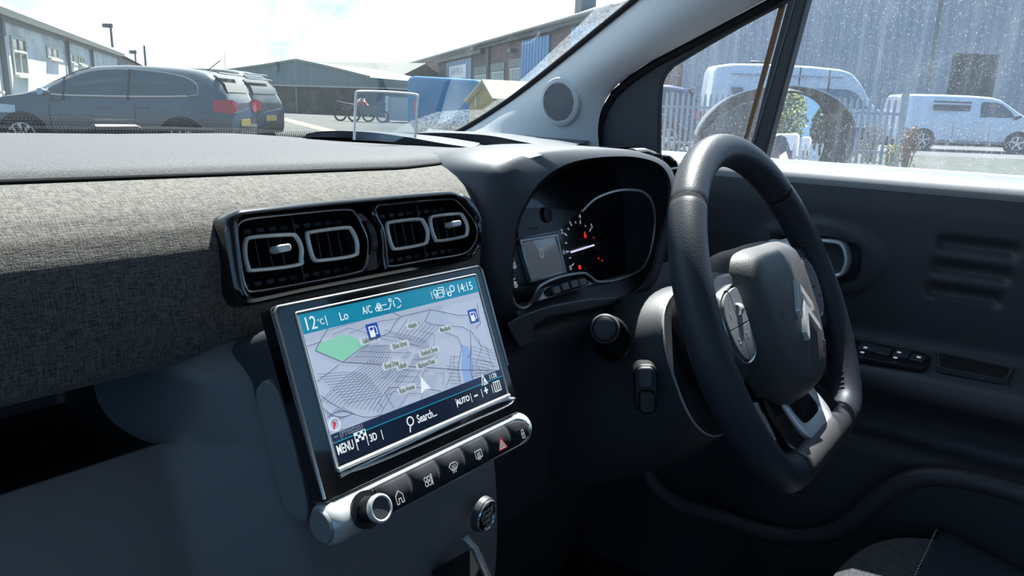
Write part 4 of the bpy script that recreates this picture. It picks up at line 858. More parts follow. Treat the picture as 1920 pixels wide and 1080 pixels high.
# under-cover joining hub and rim
mb = MB(); mb.grid([sect(-.035, .082, .066, -.088), sect(-.020, .080, .064, -.088)], cv=True); build(mb, 'hub_skirt', M_blk, whl)

# ============================================================ DRIVER'S DOOR
FD = Fr((1.10, 0, 0), (0, -1, 0), (0, 0, 1))
door = thing('driver_door', "dark driver's door trim with sunlit sill beyond the steering wheel", 'car door', (1.1, .0, -.6))
dpf = [(1.074, -.068), (1.071, -.095), (1.073, -.15), (1.079, -.21), (1.085, -.262), (1.080, -.272), (1.03, -.2815), (1.005, -.288), (.998, -.300), (1.0, -.316), (1.03, -.334), (1.047, -.350), (1.05, -.372), (1.046, -.385), (1.030, -.390), (1.022, -.402), (1.022, -.45), (1.03, -.60), (1.05, -.76)]
grv = []
for (xa, ya, xb, yb) in ((1762, 454, 1908, 471), (1748, 500, 1893, 517), (1738, 547, 1876, 560)):
    P0, P1 = X(xa, ya, 1.074), X(xb, yb, 1.074); grv.append((P0[1], P1[1], (P0[2]+P1[2])/2))
ys_ = np.linspace(.60, -.75, 150)
pts = []
for a, b in zip(dpf[:-1], dpf[1:]):
    k = max(1, int(np.hypot(a[0]-b[0], a[1]-b[1])/.004)); pts += [(a[0]+(b[0]-a[0])*i/k, a[1]+(b[1]-a[1])*i/k) for i in range(k)]
pts.append(dpf[-1]); 
# smooth the profile a little
pa = np.array(pts)
for _ in range(3): pa[1:-1] = .25*pa[:-2]+.5*pa[1:-1]+.25*pa[2:]
hc = X(1528, 484, 1.07)
rows = []
for y in list(np.linspace(.60, .30, 20))+list(np.linspace(.295, -.25, 150))+list(np.linspace(-.27, -.75, 14)):
    r_ = []
    for (x, z) in pa:
        dx = 0
        for (y0, y1, zc0) in grv:
            e = sst(y, y1-.006, y1+.006)*(1-sst(y, y0-.006, y0+.006)); t = (z-zc0)/.011
            if abs(t) < 1: dx += e*.009*max(0, 1-t*t)*(1-.25*t)
        # shallow dish round the handle
        q = ((y-hc[1])/.085)**2+((z-hc[2])/.052)**2
        if q < 1.2: dx -= .006*sst(1.2-q, 0, .35)
        q = ((y-hc[1])/.062)**4+((z-hc[2])/.031)**4
        if q < 1: dx += .020*sst(1-q, 0, .5)
        # forward part of the arm rest fades into the panel
        if z < -.262 and y > .26: 
            f_ = sst(y, .26, .42); x = x*(1-f_)+(1.08)*f_
        r_.append(V(x+dx, y, z))
    rows.append(r_)
mb = MB(); mb.grid(rows); build(mb, 'door_panel', M_door, door, smooth=60)
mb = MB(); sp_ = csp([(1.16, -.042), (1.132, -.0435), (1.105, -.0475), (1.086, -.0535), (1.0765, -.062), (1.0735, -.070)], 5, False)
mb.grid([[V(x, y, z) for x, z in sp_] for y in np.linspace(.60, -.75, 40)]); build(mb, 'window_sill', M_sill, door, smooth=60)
# window frame: black trim round the quarter glass
outer = [(1122, 340), (1119, 250), (1126, 205), (1146, 170), (1178, 141), (1223, 112), (1298, 73), (1440, -3), (1560, -70), (1620, -70), (1470, 6), (1400, 40), (1330, 80), (1283, 109), (1262, 121), (1247, 137), (1239, 158), (1236, 200), (1235, 262), (1236, 340)]
mb = MB(); mb.prism([FD.px(*p) for p in outer], -.012, .0, FD); build(mb, 'window_frame', M_soft, door, bevel=.003, bseg=3)
mb = MB(); mb.tube([FD.P(*FD.px(*p, .002), .002) for p in ((1122, 300), (1124, 240), (1133, 208), (1152, 177), (1184, 149), (1229, 119), (1304, 80), (1446, 4), (1560, -62))], .006, seg=8); build(mb, 'frame_seal', M_matt, door)
mb = MB(); mb.tube([FD.P(*FD.px(*p, .001), .001) for p in ((1236, 290), (1238, 200), (1240, 160), (1249, 139), (1264, 123), (1332, 82), (1402, 42), (1474, 4), (1540, -34))], .0022, seg=6); build(mb, 'glass_seal', M_blk, door)
bar_ = [(1474, 0), (1515, 0), (1500, 60), (1470, 165), (1436, 290), (1430, 310), (1400, 310), (1408, 265), (1440, 130)]
FDb = Fr((1.085, 0, 0), (0, -1, 0), (0, 0, 1))
mb = MB(); pb = [FDb.px(*p) for p in [(1483, -60), (1532, -60), (1513, 0), (1470, 160), (1428, 320), (1391, 320), (1411, 255), (1447, 110), (1477, 0)]]
mb.prism(pb, -.025, 0, FDb); dv_ = build(mb, 'divider_bar', M_soft, door, bevel=.003)
mb = MB(); mb.tube([FDb.P(*FDb.px(*p, .001), .001) for p in ((1508, -60), (1491, 0), (1452, 135), (1412, 270), (1400, 310))], .0008, seg=6); build(mb, 'bar_seam', M_button, dv_)
mb = MB(); mb.prism([FDb.px(*p, -.02) for p in ((1470, -60), (1488, -60), (1474, 2), (1440, 125), (1402, 255), (1385, 310), (1378, 310), (1400, 245), (1430, 130), (1465, 0))], -.024, -.018, FDb); build(mb, 'brown_seal', pm('brown divider seal', (.24, .12, .055), .7), dv_, label='brown edge of the divider bar')
# panes
M_dirty = glass('dirty side glass', (.93, .96, .99), .3, dirt=[('noise', 2.0, (1, 1, 1), -.1, .7, .075), ('noise', 70, (1, 1.0, .12), .50, .78, .05), ('spots', 560, (1, 1, .7), .22, .08, .40), ('spots', 250, (1, 1, .4), .15, .05, .45), ('noise', 560, (1, 1, .6), .61, .70, .20)])
FDg = Fr((1.135, 0, 0), (0, -1, 0), (0, 0, 1)); g_b, g_t = FDg.px(1411, 320), FDg.px(1504, -60)
mb = MB(); mb.prism([(-.62, -.08), (g_b[0]-.003, -.08), g_b, g_t, (g_t[0]+.02, .34), (-.62, .34)], 0, .0035, FDg); build(mb, 'quarter_glass', M_dirty, door, smooth=0, label='dusty fixed quarter glass')
mb = MB(); mb.prism([(g_b[0]-.003, -.08), (.62, -.08), (.62, .36), (g_t[0]+.02, .36), g_t, g_b], 0, .0035, FDg); build(mb, 'door_glass', M_dirty, door, smooth=0, label='dusty water spotted door glass')
# inner handle
FHn = Fr((1.064, 0, 0), (0, -1, 0), (0, 0, 1))
hr = resamp(csp([FHn.px(*p) for p in ((1452, 470), (1462, 450), (1500, 447), (1556, 449), (1580, 456), (1590, 478), (1588, 502), (1572, 520), (1520, 521), (1470, 515), (1453, 495))], 6), 90)
mb = MB(); mb.grid([[FHn.P(a, b, n) for a, b in p_] for p_, n in ((hr, -.02), (hr, .0), (off(hr, .001), .003), (off(hr, .003), .0035), (off(hr, .0048), .002), (off(hr, .0055), -.02))], cv=True); hd = build(mb, 'handle_surround', M_chrome, door, smooth=45)
mb = MB(); mb.prism(off(hr, .004), -.022, -.016, FHn); build(mb, 'handle_cup', M_soft2, hd)
c0_, c1_ = FHn.px(1450, 462), FHn.px(1510, 470)
mb = MB(); mb.tube([FHn.P(*FHn.px(1438, 462), .010), FHn.P(*FHn.px(1455, 458), .016), FHn.P(*FHn.px(1500, 462), .012), FHn.P(*FHn.px(1530, 468), -.008)], [.009, .013, .012, .008], seg=14, flat=.7, up=(0, 0, 1)); build(mb, 'release_lever', M_chrome, door, label='silver door release lever')
# switch panel on the arm rest and the pull pocket
def arm(px, py): return Z(px, py, -.2815)
FA = Fr((1.02, .1, -.279), (0, -1, 0), nrm((1, 0, .10)))
if FA.N[2] < 0: FA = Fr(FA.O, (0, -1, 0), nrm((-1, 0, -.10)))
pl = [FA.px(*p) for p in ((1590, 640), (1605, 638), (1735, 664), (1745, 672), (1738, 690), (1728, 692), (1590, 668))]
mb = MB(); mb.prism(pl, -.004, .0015, FA); build(mb, 'switch_panel', M_blk, door, bevel=.001)
for px_, py_, w_, h_ in ((1627, 656, .020, .026), (1655, 663, .018, .026), (1690, 668, .018, .026), (1720, 676, .016, .022)):
    c = FA.px(px_, py_); mb = MB(); mb.prism(rrect(w_, h_, .003, 4, *c), .001, .005, FA); build(mb, 'window_switch', M_soft, door, bevel=.0012)
mb = MB()
for px_, py_ in ((1623, 651), (1617, 660), (1686, 660), (1679, 670), (1723, 669)):
    c = FA.px(px_, py_, .0055); mb.prism(rrect(.0050, .0032, .0012, 3, *c), .0052, .0056, FA); mb.prism(rrect(.004, .001, .0004, 3, c[0], c[1]-.003), .0052, .0056, FA)
build(mb, 'switch_symbols', M_white, door, smooth=0)
pk = [FA.px(*p) for p in ((1757, 668), (1762, 664), (1890, 691), (1898, 697), (1888, 714), (1880, 716), (1765, 694), (1757, 688))]
mb = MB(); mb.ring([tuple(p) for p in csp(pk, 4)], off([tuple(p) for p in csp(pk, 4)], .003), -.003, .003, FA); build(mb, 'pull_pocket_rim', M_soft2, door, bevel=.001)
mb = MB(); mb.prism(off([tuple(p) for p in csp(pk, 4)], .002), -.002, .0018, FA); build(mb, 'pull_pocket', M_matt, door)
# curved map pocket edge
mpk = csp([X(*p, 1.0) for p in ((1196, 790), (1202, 850), (1222, 905), (1270, 945), (1360, 975), (1440, 1000), (1510, 1008), (1580, 990), (1640, 940), (1700, 902), (1760, 893), (1840, 905), (1930, 930), (2060, 970))], 6, False)
mb = MB(); mb.tube(mpk, .0125, seg=12); build(mb, 'map_pocket_edge', M_door, door)

# ============================================================ DRIVER'S SEAT
seat = thing('driver_seat', 'charcoal fabric driver seat with pale stitching in the lower corner', 'car seat', (.75, -.2, -.78))
ol = [Z(*p, -.48) for p in ((1500, 1130), (1545, 1075), (1580, 1035), (1630, 1003), (1690, 991), (1755, 1000), (1840, 1035), (1930, 1085), (2050, 1180))]
sq = resamp(csp(ol, 5, False), 40, False); cs_ = V(.66, -.25, -.50)
mb = MB(); rows = []
for p in sq: 
    rows.append([cs_+(p-cs_)*s+V(0, 0, dz) for s, dz in ((.98, -.30), (1.0, -.10), (1.0, -.03), (.985, -.008), (.95, .002), (.88, .006), (.75, .004), (.5, -.004), (.05, -.006))])
mb.grid(rows); build(mb, 'seat_cushion', M_seat, seat, smooth=60)
SLp = [Z(*p, z_) for p, z_ in (((1762, 1000), -0.482), ((1756, 1012), -0.475), ((1746, 1035), -0.472), ((1734, 1060), -0.472), ((1722, 1086), -0.472), ((1700, 1130), -0.472))]
SLr = [Z(*p, z_) for p, z_ in (((1764, 1000), -0.484), ((1800, 1012), -0.484), ((1850, 1036), -0.484), ((1900, 1062), -0.484), ((1950, 1092), -0.484), ((2050, 1165), -0.484))]
sA = resamp(csp(SLp, 6, False), 30, False); sB = resamp(csp(SLr, 6, False), 30, False)
mb = MB(); mb.grid([[q_+V(0, 0, -.10), q_, q_*.7+p_*.3+V(0, 0, .008), q_*.4+p_*.6+V(0, 0, .010), p_+V(0, 0, .003)] for p_, q_ in zip(sA, sB)]); build(mb, 'bolster', M_leather, seat, smooth=60)
mb = MB(); sl_ = resamp([p_+V(0, 0, .0035)+V(.0, .004, 0) for p_ in sA], 60, False)
for i in range(0, 58, 2): mb.tube([sl_[i], sl_[i]*.35+sl_[i+1]*.65], .0007, seg=5)
build(mb, 'seat_stitching', M_thread, seat)

# seat back and head rest behind the steering wheel (seen in the gloss of the screen frame)
mb = MB(); mb.grid([[V(.75+w_*math.cos(u), -.62+yo_+.07*math.sin(u), z) for u in np.linspace(0, 2*math.pi, 29)[:-1]] for w_, yo_, z in ((.20, .02, -.52), (.25, .0, -.35), (.26, -.04, -.1), (.24, -.08, .05), (.12, -.10, .10))], cv=True); build(mb, 'seat_back', M_seat, seat)
mb = MB(); mb.grid([[V(.75+w_*math.cos(u), -.72+.05*math.sin(u), z) for u in np.linspace(0, 2*math.pi, 29)[:-1]] for w_, z in ((.05, .12), (.13, .14), (.14, .24), (.12, .30), (.02, .31))], cv=True); build(mb, 'head_rest', M_seat, seat)
# ============================================================ SIDE MIRROR
mir = thing('side_mirror', 'dark dusty side mirror housing outside the driver window', 'wing mirror', X(1480, 300, 1.28))
FM0 = Fr((1.30, .42, 0), nrm((.40, -.92, 0)), (0, 0, 1))         # plane the housing outline lies on, facing the rear of the car
FMs = Fr(X(1460, 250, 1.30), nrm((.335, -.94, 0)), (0, 0, 1))
if FMs.N[0] > 0: pass
FMr = Fr(X(1460, 250, 1.30), nrm((.62, -.78, 0)), (0, 0, 1))     # N points left and back, to the cabin
ho_ = [FMr.px(*p) for p in ((1306, 268), (1312, 240), (1335, 208), (1370, 182), (1420, 166), (1480, 161), (1530, 168), (1570, 187), (1596, 215), (1605, 245), (1600, 280), (1588, 305), (1572, 323), (1500, 335), (1400, 335), (1330, 325), (1308, 300))]
ho2 = resamp(csp(ho_, 5), 90); cm = sum(ho2)/90
def mrow(s, n, sh=0): return [FMr.P(cm[0]+(p[0]-cm[0])*s+sh, cm[1]+(p[1]-cm[1])*s, n) for p in ho2]
mb = MB(); mb.grid([mrow(.93, -.004), mrow(.985, 0), mrow(1, -.006), mrow(.99, -.03), mrow(.90, -.065), mrow(.7, -.095), mrow(.4, -.11), mrow(.02, -.115)], cv=True)
i0 = mb.add(mrow(.93, -.004)); mb.face(range(i0, i0+90)); build(mb, 'housing', pm('dusty mirror housing', (.035, .036, .034), .3, coat=.6, mix=(60, (.11, .11, .10), .45, .7)), mir, smooth=60)
mb = MB(); mb.tube([p for p in mrow(.995, .001)], .0022, closed=True, seg=6); build(mb, 'housing_rim', M_dkchrome, mir)
mb = MB(); mb.grid([[FMr.P(*FMr.px(*p), n) for p in ((1318, 250), (1345, 218), (1390, 192), (1440, 183), (1462, 190), (1450, 262), (1420, 300), (1330, 300))] for n in (-.002, .006)], cv=True)
i0 = mb.add([FMr.P(*FMr.px(*p), .006) for p in ((1318, 250), (1345, 218), (1390, 192), (1440, 183), (1462, 190), (1450, 262), (1420, 300), (1330, 300))]); mb.face(range(i0, i0+8)); build(mb, 'inner_shell', pm('glossy inner shell', (.05, .055, .05), .12, coat=1), mir, bevel=.004)
# mirror glass: its plane turns the view to the yard behind
Pm = X(1495, 250, 1.285); dcar = nrm(Pm)
tgt = nrm(V(.50, -.865, .035))                                     # where the mirror looks (car axes)
nm_ = nrm(tgt-dcar); 
aM = nrm(np.cross(V(0, 0, 1), nm_)); FMg = Fr(Pm, aM, np.cross(nm_, aM))
gp_ = [FMg.px(*p) for p in ((1448, 325), (1440, 250), (1452, 190), (1470, 176), (1490, 175), (1515, 182), (1535, 197), (1546, 225), (1547, 260), (1540, 290), (1527, 312), (1515, 319), (1480, 323))]
mb = MB(); mb.prism([tuple(p) for p in csp(gp_, 4)], -.003, 0, FMg)
mg = build(mb, 'mirror_glass', pm('mirror glass', (.93, .95, .97), .0, metal=1), mir, smooth=0, label='mirror glass reflecting trees and a fence')
mb = MB(); mb.grid([[FMg.P(*p, n) for p in p_] for p_, n in ((csp(gp_, 4), -.004), (off([tuple(p) for p in csp(gp_, 4)], -.0035), .002), (off([tuple(p) for p in csp(gp_, 4)], -.008), -.012))], cv=True); build(mb, 'glass_surround', M_blk, mir, smooth=60)
mb = MB(); mb.tube([X(1452, 268, 1.26), X(1462, 305, 1.2), X(1470, 335, 1.17)], .02, seg=10); build(mb, 'mirror_arm', M_blk, mir)

# ============================================================ YARD
W_ = 'world'
def asphalt():
    return pm('weathered asphalt', (.085, .085, .083), .9, mix=(.35, (.12, .118, .113), .35, .7))
def strw(mb, name, mat, **k): return build(mb, name, mat, kind='structure', sp='world', **k)
GZ = -EYE
mb = MB(); mb.prism([(-160, -80), (160, -80), (160, 200), (-160, 200)], GZ-.1, GZ, Fr((0, 0, 0), (1, 0, 0), (0, 1, 0))); strw(mb, 'ground', asphalt(), smooth=0)
def wall_fr(pxa, Da, pxb, Db):
    A_, B_ = G(pxa, Da), G(pxb, Db); fr = Fr(A_, B_-A_, (0, 0, 1))
    return fr, np.linalg.norm(B_-A_)
def uvwall(o, fr):
    me = o.data; uv = me.uv_layers.new(name='UVMap'); org = ORG[o.name]-V(0, 0, EYE)
    for lp in me.loops:
        p = np.array(me.vertices[lp.vertex_index].co)+org-fr.O; n_ = p@fr.N
        uv.data[lp.index].uv = (float(p@fr.A), float(p@fr.B))
wp = lambda fr, px, py, n=0.: fr.px(px, py, n, 'world')
def quad(fr, x0, y0, x1, y1):       # upright rectangle from two picture corners on the wall
    a0, b0 = wp(fr, x0, y0); a1, b1 = wp(fr, x1, y1); return min(a0, a1), min(b0, b1), max(a0, a1), max(b0, b1)
M_block = bricks('painted concrete blocks', (.88, .92, .93), (.70, .80, .87), (.85, .87, .87), 1.0, bw=.45, bh=.22, mort=.012)
M_brick = bricks('old red brick', (.22, .105, .07), (.15, .08, .06), (.24, .20, .17), 1.0, bw=.23, bh=.075, mort=.01)
M_gut = pm('pale gutter', (.62, .62, .58), .6); M_eave = pm('grey fascia boards', (.24, .25, .26), .7)
M_wfr = pm('cream window frame', (.70, .68, .60), .6); M_wgl = pm('dim window pane', (.14, .18, .19), .15, coat=.5)
M_pipe = pm('dark downpipe', (.16, .18, .20), .6); M_roofg = pm('grey sheet roof', (.28, .29, .29), .7)
# --- block building on the left
fl, Ll = wall_fr(-40, 19.5, 205, 41)
if fl.N@(-fl.O) < 0: fl = Fr(fl.O, -fl.A, fl.B)
bl_t = thing('block_building', 'long pale block building with small windows at the left edge', 'building', fl.P(0, 0), 'world')
aL = wp(fl, -90, 200)[0]; aR = wp(fl, 222, 150)[0]; a0_, a1_ = min(aL, aR), max(aL, aR); hE = wp(fl, 100, 68)[1]
mb = MB(); mb.prism([(a0_, 0), (a1_, 0), (a1_, hE), (a0_, hE)], -6, 0, fl); o = build(mb, 'wall', M_block, bl_t, sp=W_, smooth=0); uvwall(o, fl)
g0_ = wp(fl, 0, 5)[1]; g1_ = wp(fl, 0, 32)[1]
hG = np.mean([wp(fl, 0, 14)[1], wp(fl, 200, 97)[1]])
mb = MB(); mb.prism([(a0_, hE-.05), (a1_+.4, hE-.05), (a1_+.4, hG-.05), (a0_, hG-.05)], -.2, .12, fl); build(mb, 'fascia', M_eave, bl_t, sp=W_, smooth=0)
mb = MB(); mb.tube([fl.P(a0_, hG, .25), fl.P(a1_+.6, hG, .25)], .15, seg=10); build(mb, 'gutter', M_gut, bl_t, sp=W_)
mb = MB(); mb.grid([[fl.P(a, hG+.1, .2), fl.P(a, hG+1.0, -3.2), fl.P(a, hG+.1, -6.4)] for a in (a0_, a1_+.5)]); build(mb, 'roof', M_roofg, bl_t, sp=W_, smooth=0)
def window(fr, rc, parent, mull=1, bar=None, fm=M_wfr, gm=M_wgl, sill=True, d=.08, fwid=.07):
    x0, y0, x1, y1 = rc
    m_ = MB(); m_.prism([(x0, y0), (x1, y0), (x1, y1), (x0, y1)], .01, .02, fr); wn_ = build(m_, 'window', gm, parent, sp=W_, smooth=0)
    m_ = MB(); m_.ring([(x0, y0), (x1, y0), (x1, y1), (x0, y1)], [(x0+fwid, y0+fwid), (x1-fwid, y0+fwid), (x1-fwid, y1-fwid), (x0+fwid, y1-fwid)], .01, .06, fr)
    for k in range(1, mull+1):
        xm = x0+(x1-x0)*k/(mull+1); m_.box((xm, (y0+y1)/2, .035), (fwid*.8, y1-y0-fwid*2, .04), fr)
    if bar: m_.box(((x0+x1)/2, y0+(y1-y0)*bar, .045), (x1-x0-fwid*2, fwid, .05), fr)
    if sill: m_.box(((x0+x1)/2, y0-.04, .08), (x1-x0+.1, .09, .16), fr)
    build(m_, 'window_frame', fm, wn_, sp=W_, smooth=0)
for rc, mu_, br in ((quad(fl, 17, 66, 52, 142), 1, .62), (quad(fl, 85, 85, 109, 112), 1, None), (quad(fl, 129, 99, 138, 119), 0, None), (quad(fl, 145, 105, 157, 122), 1, None), (quad(fl, -20, 55, -4, 170), 0, None)):
    window(fl, rc, bl_t, mu_, br)
for px_ in (4, 125, 170):
    a = wp(fl, px_, 120)[0]; mb = MB(); mb.box((a, hE/2, .1), (.13 if px_ != 4 else .25, hE, .13), fl); build(mb, 'downpipe', M_pipe, bl_t, sp=W_, smooth=0)
# lower far extension of the block building
fl2, _ = wall_fr(224, 47, 262, 64)
if fl2.N@(-fl2.O) < 0: fl2 = Fr(fl2.O, -fl2.A, fl2.B)
an = thing('low_annexe', 'low grey roofed annexe beyond the end of the block building', 'building', fl2.P(0, 0), 'world')
q0 = wp(fl2, 224, 105); q1 = wp(fl2, 275, 118); e_ = (q0[1]+q1[1])/2
mb = MB(); mb.prism([(min(q0[0], q1[0]), 0), (max(q0[0], q1[0]), 0), (max(q0[0], q1[0]), e_-.3), (min(q0[0], q1[0]), e_-.3)], -4, 0, fl2); build(mb, 'wall', M_eave, an, sp=W_, smooth=0)
mb = MB(); mb.grid([[fl2.P(a, e_-.3, .3), fl2.P(a, e_+.8, -3), fl2.P(a, e_-.3, -6.3)] for a in (min(q0[0], q1[0])-.3, max(q0[0], q1[0])+.3)]); build(mb, 'roof', M_roofg, an, sp=W_, smooth=0)
# --- poles
def pole(px_, ytop, D, r_, name, label, head=True, grp=None):
    b_ = G(px_, D); fr = Fr(b_, (1, 0, 0), (0, 1, 0)); d = ray(px_, ytop, W_); top = (d*D)[2]+EYE
    t = thing(name, label, 'pole', b_, W_, grp)
    m_ = MB(); m_.tube([b_, b_+V(0, 0, top)], [r_, r_*.7], seg=8); build(m_, 'post', M_pipe, t, sp=W_)
    if head: m_ = MB(); m_.box((0, 0, top-.3), (r_*5, r_*4, .45), Fr(b_+V(-r_*2, 0, 0), (1, 0, 0), (0, 1, 0))); build(m_, 'lamp_head', M_pipe, t, sp=W_, smooth=0)
pole(218, 47, 95, .19, 'lamp_post', 'tall dark lamp post above the end of the block building')
pole(259, 95, 105, .15, 'lamp_post', 'short lamp post with a head, left of the thin spire')
pole(277, 87, 110, .20, 'mast', 'plain tapering mast above the roof of the grey hatchback', False)
pole(425, 98, 70, .03, 'thin_pole', 'very thin pole at the left end of the gabled shed', False)
# --- gabled shed, wall and far roof
M_clad = pm('blue grey cladding', (.19, .245, .265), .75, mix=(2.2, (.25, .31, .33), .35, .7), scale=(1, 1, .03))
fs, _ = wall_fr(418, 62, 692, 58)
if fs.N@(-fs.O) < 0: fs = Fr(fs.O, -fs.A, fs.B)
sh = thing('gabled_shed', 'long blue grey gabled shed behind the dark yard wall', 'building', fs.P(0, 0), 'world')
gpoly = [wp(fs, *p) for p in ((420, 215), (420, 133), (500, 122), (556, 113), (612, 125), (692, 145), (693, 215))]; gpoly = [(a, max(0, b)) for a, b in gpoly]
mb = MB(); mb.prism(gpoly, -14, 0, fs); build(mb, 'gable_wall', M_clad, sh, sp=W_, smooth=0)
mb = MB(); e2 = [wp(fs, *p) for p in ((418, 133), (500, 121.5), (556, 112), (612, 124), (694, 144.5))]
mb.tube([fs.P(a, b, .1) for a, b in e2], .10, seg=6); build(mb, 'verge_trim', pm('mossy verge', (.30, .33, .28), .8), sh, sp=W_)
fr2, _ = wall_fr(450, 84, 735, 76)
if fr2.N@(-fr2.O) < 0: fr2 = Fr(fr2.O, -fr2.A, fr2.B)
fw = thing('far_warehouse', 'far warehouse with a pale ribbed roof behind the gabled shed', 'building', fr2.P(0, 0), 'world')
rq = [wp(fr2, *p) for p in ((458, 152), (458, 110), (718, 124), (732, 152))]
m0 = min(p[0] for p in rq); m1 = max(p[0] for p in rq); zt = (wp(fr2, 458, 110, -7)[1]+wp(fr2, 718, 124, -7)[1])/2; zb_ = (rq[0][1]+rq[3][1])/2
mb = MB(); mb.prism([(m0, 0), (m1, 0), (m1, zb_), (m0, zb_)], -13.9, 0, fr2); build(mb, 'wall', M_clad, fw, sp=W_, smooth=0)
mb = MB(); rows = []
for i in range(int((m1-m0)/.35)):
    a = m0+i*.35
    for da, dz in ((0, 0), (.12, .08), (.2, .08), (.32, 0)): rows.append([fr2.P(a+da, zb_+dz, .4), fr2.P(a+da, zt+dz, -7), fr2.P(a+da, zb_+dz, -14)])
mb.grid(rows); build(mb, 'ribbed_roof', pm('pale sheet roofing', (.12, .125, .11), .7), fw, sp=W_, smooth=0)
fwl, _ = wall_fr(505, 50, 770, 46)
if fwl.N@(-fwl.O) < 0: fwl = Fr(fwl.O, -fwl.A, fwl.B)
yw_ = thing('yard_wall', 'long dark weathered yard wall with a pale coping', 'wall', fwl.P(0, 0), 'world')
q0 = wp(fwl, 500, 160); q1 = wp(fwl, 775, 168); h_ = (q0[1]+q1[1])/2; a0_, a1_ = min(q0[0], q1[0]), max(q0[0], q1[0])
mb = MB(); mb.prism([(a0_, -.1), (a1_, -.1), (a1_, h_), (a0_, h_)], -.3, 0, fwl); build(mb, 'wall_face', pm('dark weathered boards', (.050, .056, .050), .9, mix=(1.6, (.13, .135, .12), .45, .75)), yw_, sp=W_, smooth=0)
mb = MB(); mb.box(((a0_+a1_)/2, h_+.03, -.1), (a1_-a0_, .10, .5), fwl); build(mb, 'coping', pm('pale coping', (.42, .44, .44), .7), yw_, sp=W_, smooth=0)
for px_ in (508, 558):
    a = wp(fwl, px_, 190)[0]; mb = MB(); mb.box((a, h_/2, .06), (.14, h_+.3, .12), fwl); build(mb, 'post', M_pipe, yw_, sp=W_, smooth=0)
# yellow line on the yard
mb = MB(); mb.prism([tuple(G(px_, D)[:2]) for px_, D in ((505, 44), (560, 33), (640, 24), (700, 19.5), (680, 18.6), (625, 22.5), (545, 31), (495, 42))], GZ+.004, GZ+.008, Fr((0, 0, 0), (1, 0, 0), (0, 1, 0))); strw(mb, 'trim_2', pm('worn yellow road paint', (.55, .42, .20), .8), smooth=0)
# --- brick warehouse
fb_, _ = wall_fr(735, 122, 1130, 38)
# direction from eave height 5.9 m
def eave_pt(px_, py_, h): d = ray(px_, py_, W_); k = (h-EYE)/d[2]; p = d*k; p[2] = GZ; return p
A_, B_ = eave_pt(760, 122, 6.0), eave_pt(1130, 20, 6.0); fb_ = Fr(A_, B_-A_, (0, 0, 1))
if fb_.N@(-fb_.O) < 0: fb_ = Fr(fb_.O, -fb_.A, fb_.B)
bw_ = thing('brick_warehouse', 'long red brick warehouse with blue doors on the right of the yard', 'building', A_, 'world')
a_s = [wp(fb_, px_, 150)[0] for px_ in (735, 1150)]; a0_, a1_ = min(a_s), max(a_s)
mb = MB(); mb.prism([(a0_, 0), (a1_, 0), (a1_, 5.9), (a0_, 5.9)], -3.4, 0, fb_); o = build(mb, 'wall', M_brick, bw_, sp=W_, smooth=0); uvwall(o, fb_)
mb = MB(); mb.tube([fb_.P(a0_, 5.95, .3), fb_.P(a1_, 5.95, .3)], .16, seg=8); mb.box(((a0_+a1_)/2, 5.75, .1), (a1_-a0_, .3, .2), fb_); build(mb, 'eave', pm('dark eaves', (.20, .20, .19), .8), bw_, sp=W_, smooth=0)
mb = MB(); mb.grid([[fb_.P(a, 6.0, .4), fb_.P(a, 7.4, -3.3), fb_.P(a, 5.9, -3.5)] for a in (a0_-.3, a1_)]); build(mb, 'roof', pm('pale slate roof', (.24, .25, .245), .75), bw_, sp=W_, smooth=0)
M_bdoor = pm('blue boarded door', (.13, .32, .60), .6); M_bdoor2 = pm('slate blue door', (.19, .27, .42), .6)
for (x0, y0, x1, y1), mt_, nm in (((839, 113, 884, 200), M_bdoor2, 'door'), ((981, 72, 1027, 200), M_bdoor, 'door'), ((757, 137, 783, 200), pm('faded teal door', (.22, .38, .46), .7), 'door'), ((1075, 45, 1135, 200), M_bdoor, 'door')):
    rc = quad(fb_, x0, (y0), x1, y1); top = wp(fb_, (x0+x1)/2, y0)[1]
    mb = MB(); W0 = rc[2]-rc[0]
    mb.prism([(rc[0], 0), (rc[2], 0), (rc[2], top), (rc[0], top)], .02, .12, fb_); dr = build(mb, nm, mt_, bw_, sp=W_, smooth=0)
    mb = MB()
    for i in range(1, 9): mb.box((rc[0]+W0*i/9, top/2, .13), (.04, top, .02), fb_)
    build(mb, 'board_joints', pm('dark blue joints', (.07, .16, .32), .7), dr, sp=W_, smooth=0)
    mb = MB(); mb.box(((rc[0]+rc[2])/2-.8, top+.3, .25), (W0*1.9, .32, .18), fb_); build(mb, 'door_rail', pm('dark door rail', (.13, .13, .13), .7), bw_, sp=W_, smooth=0)
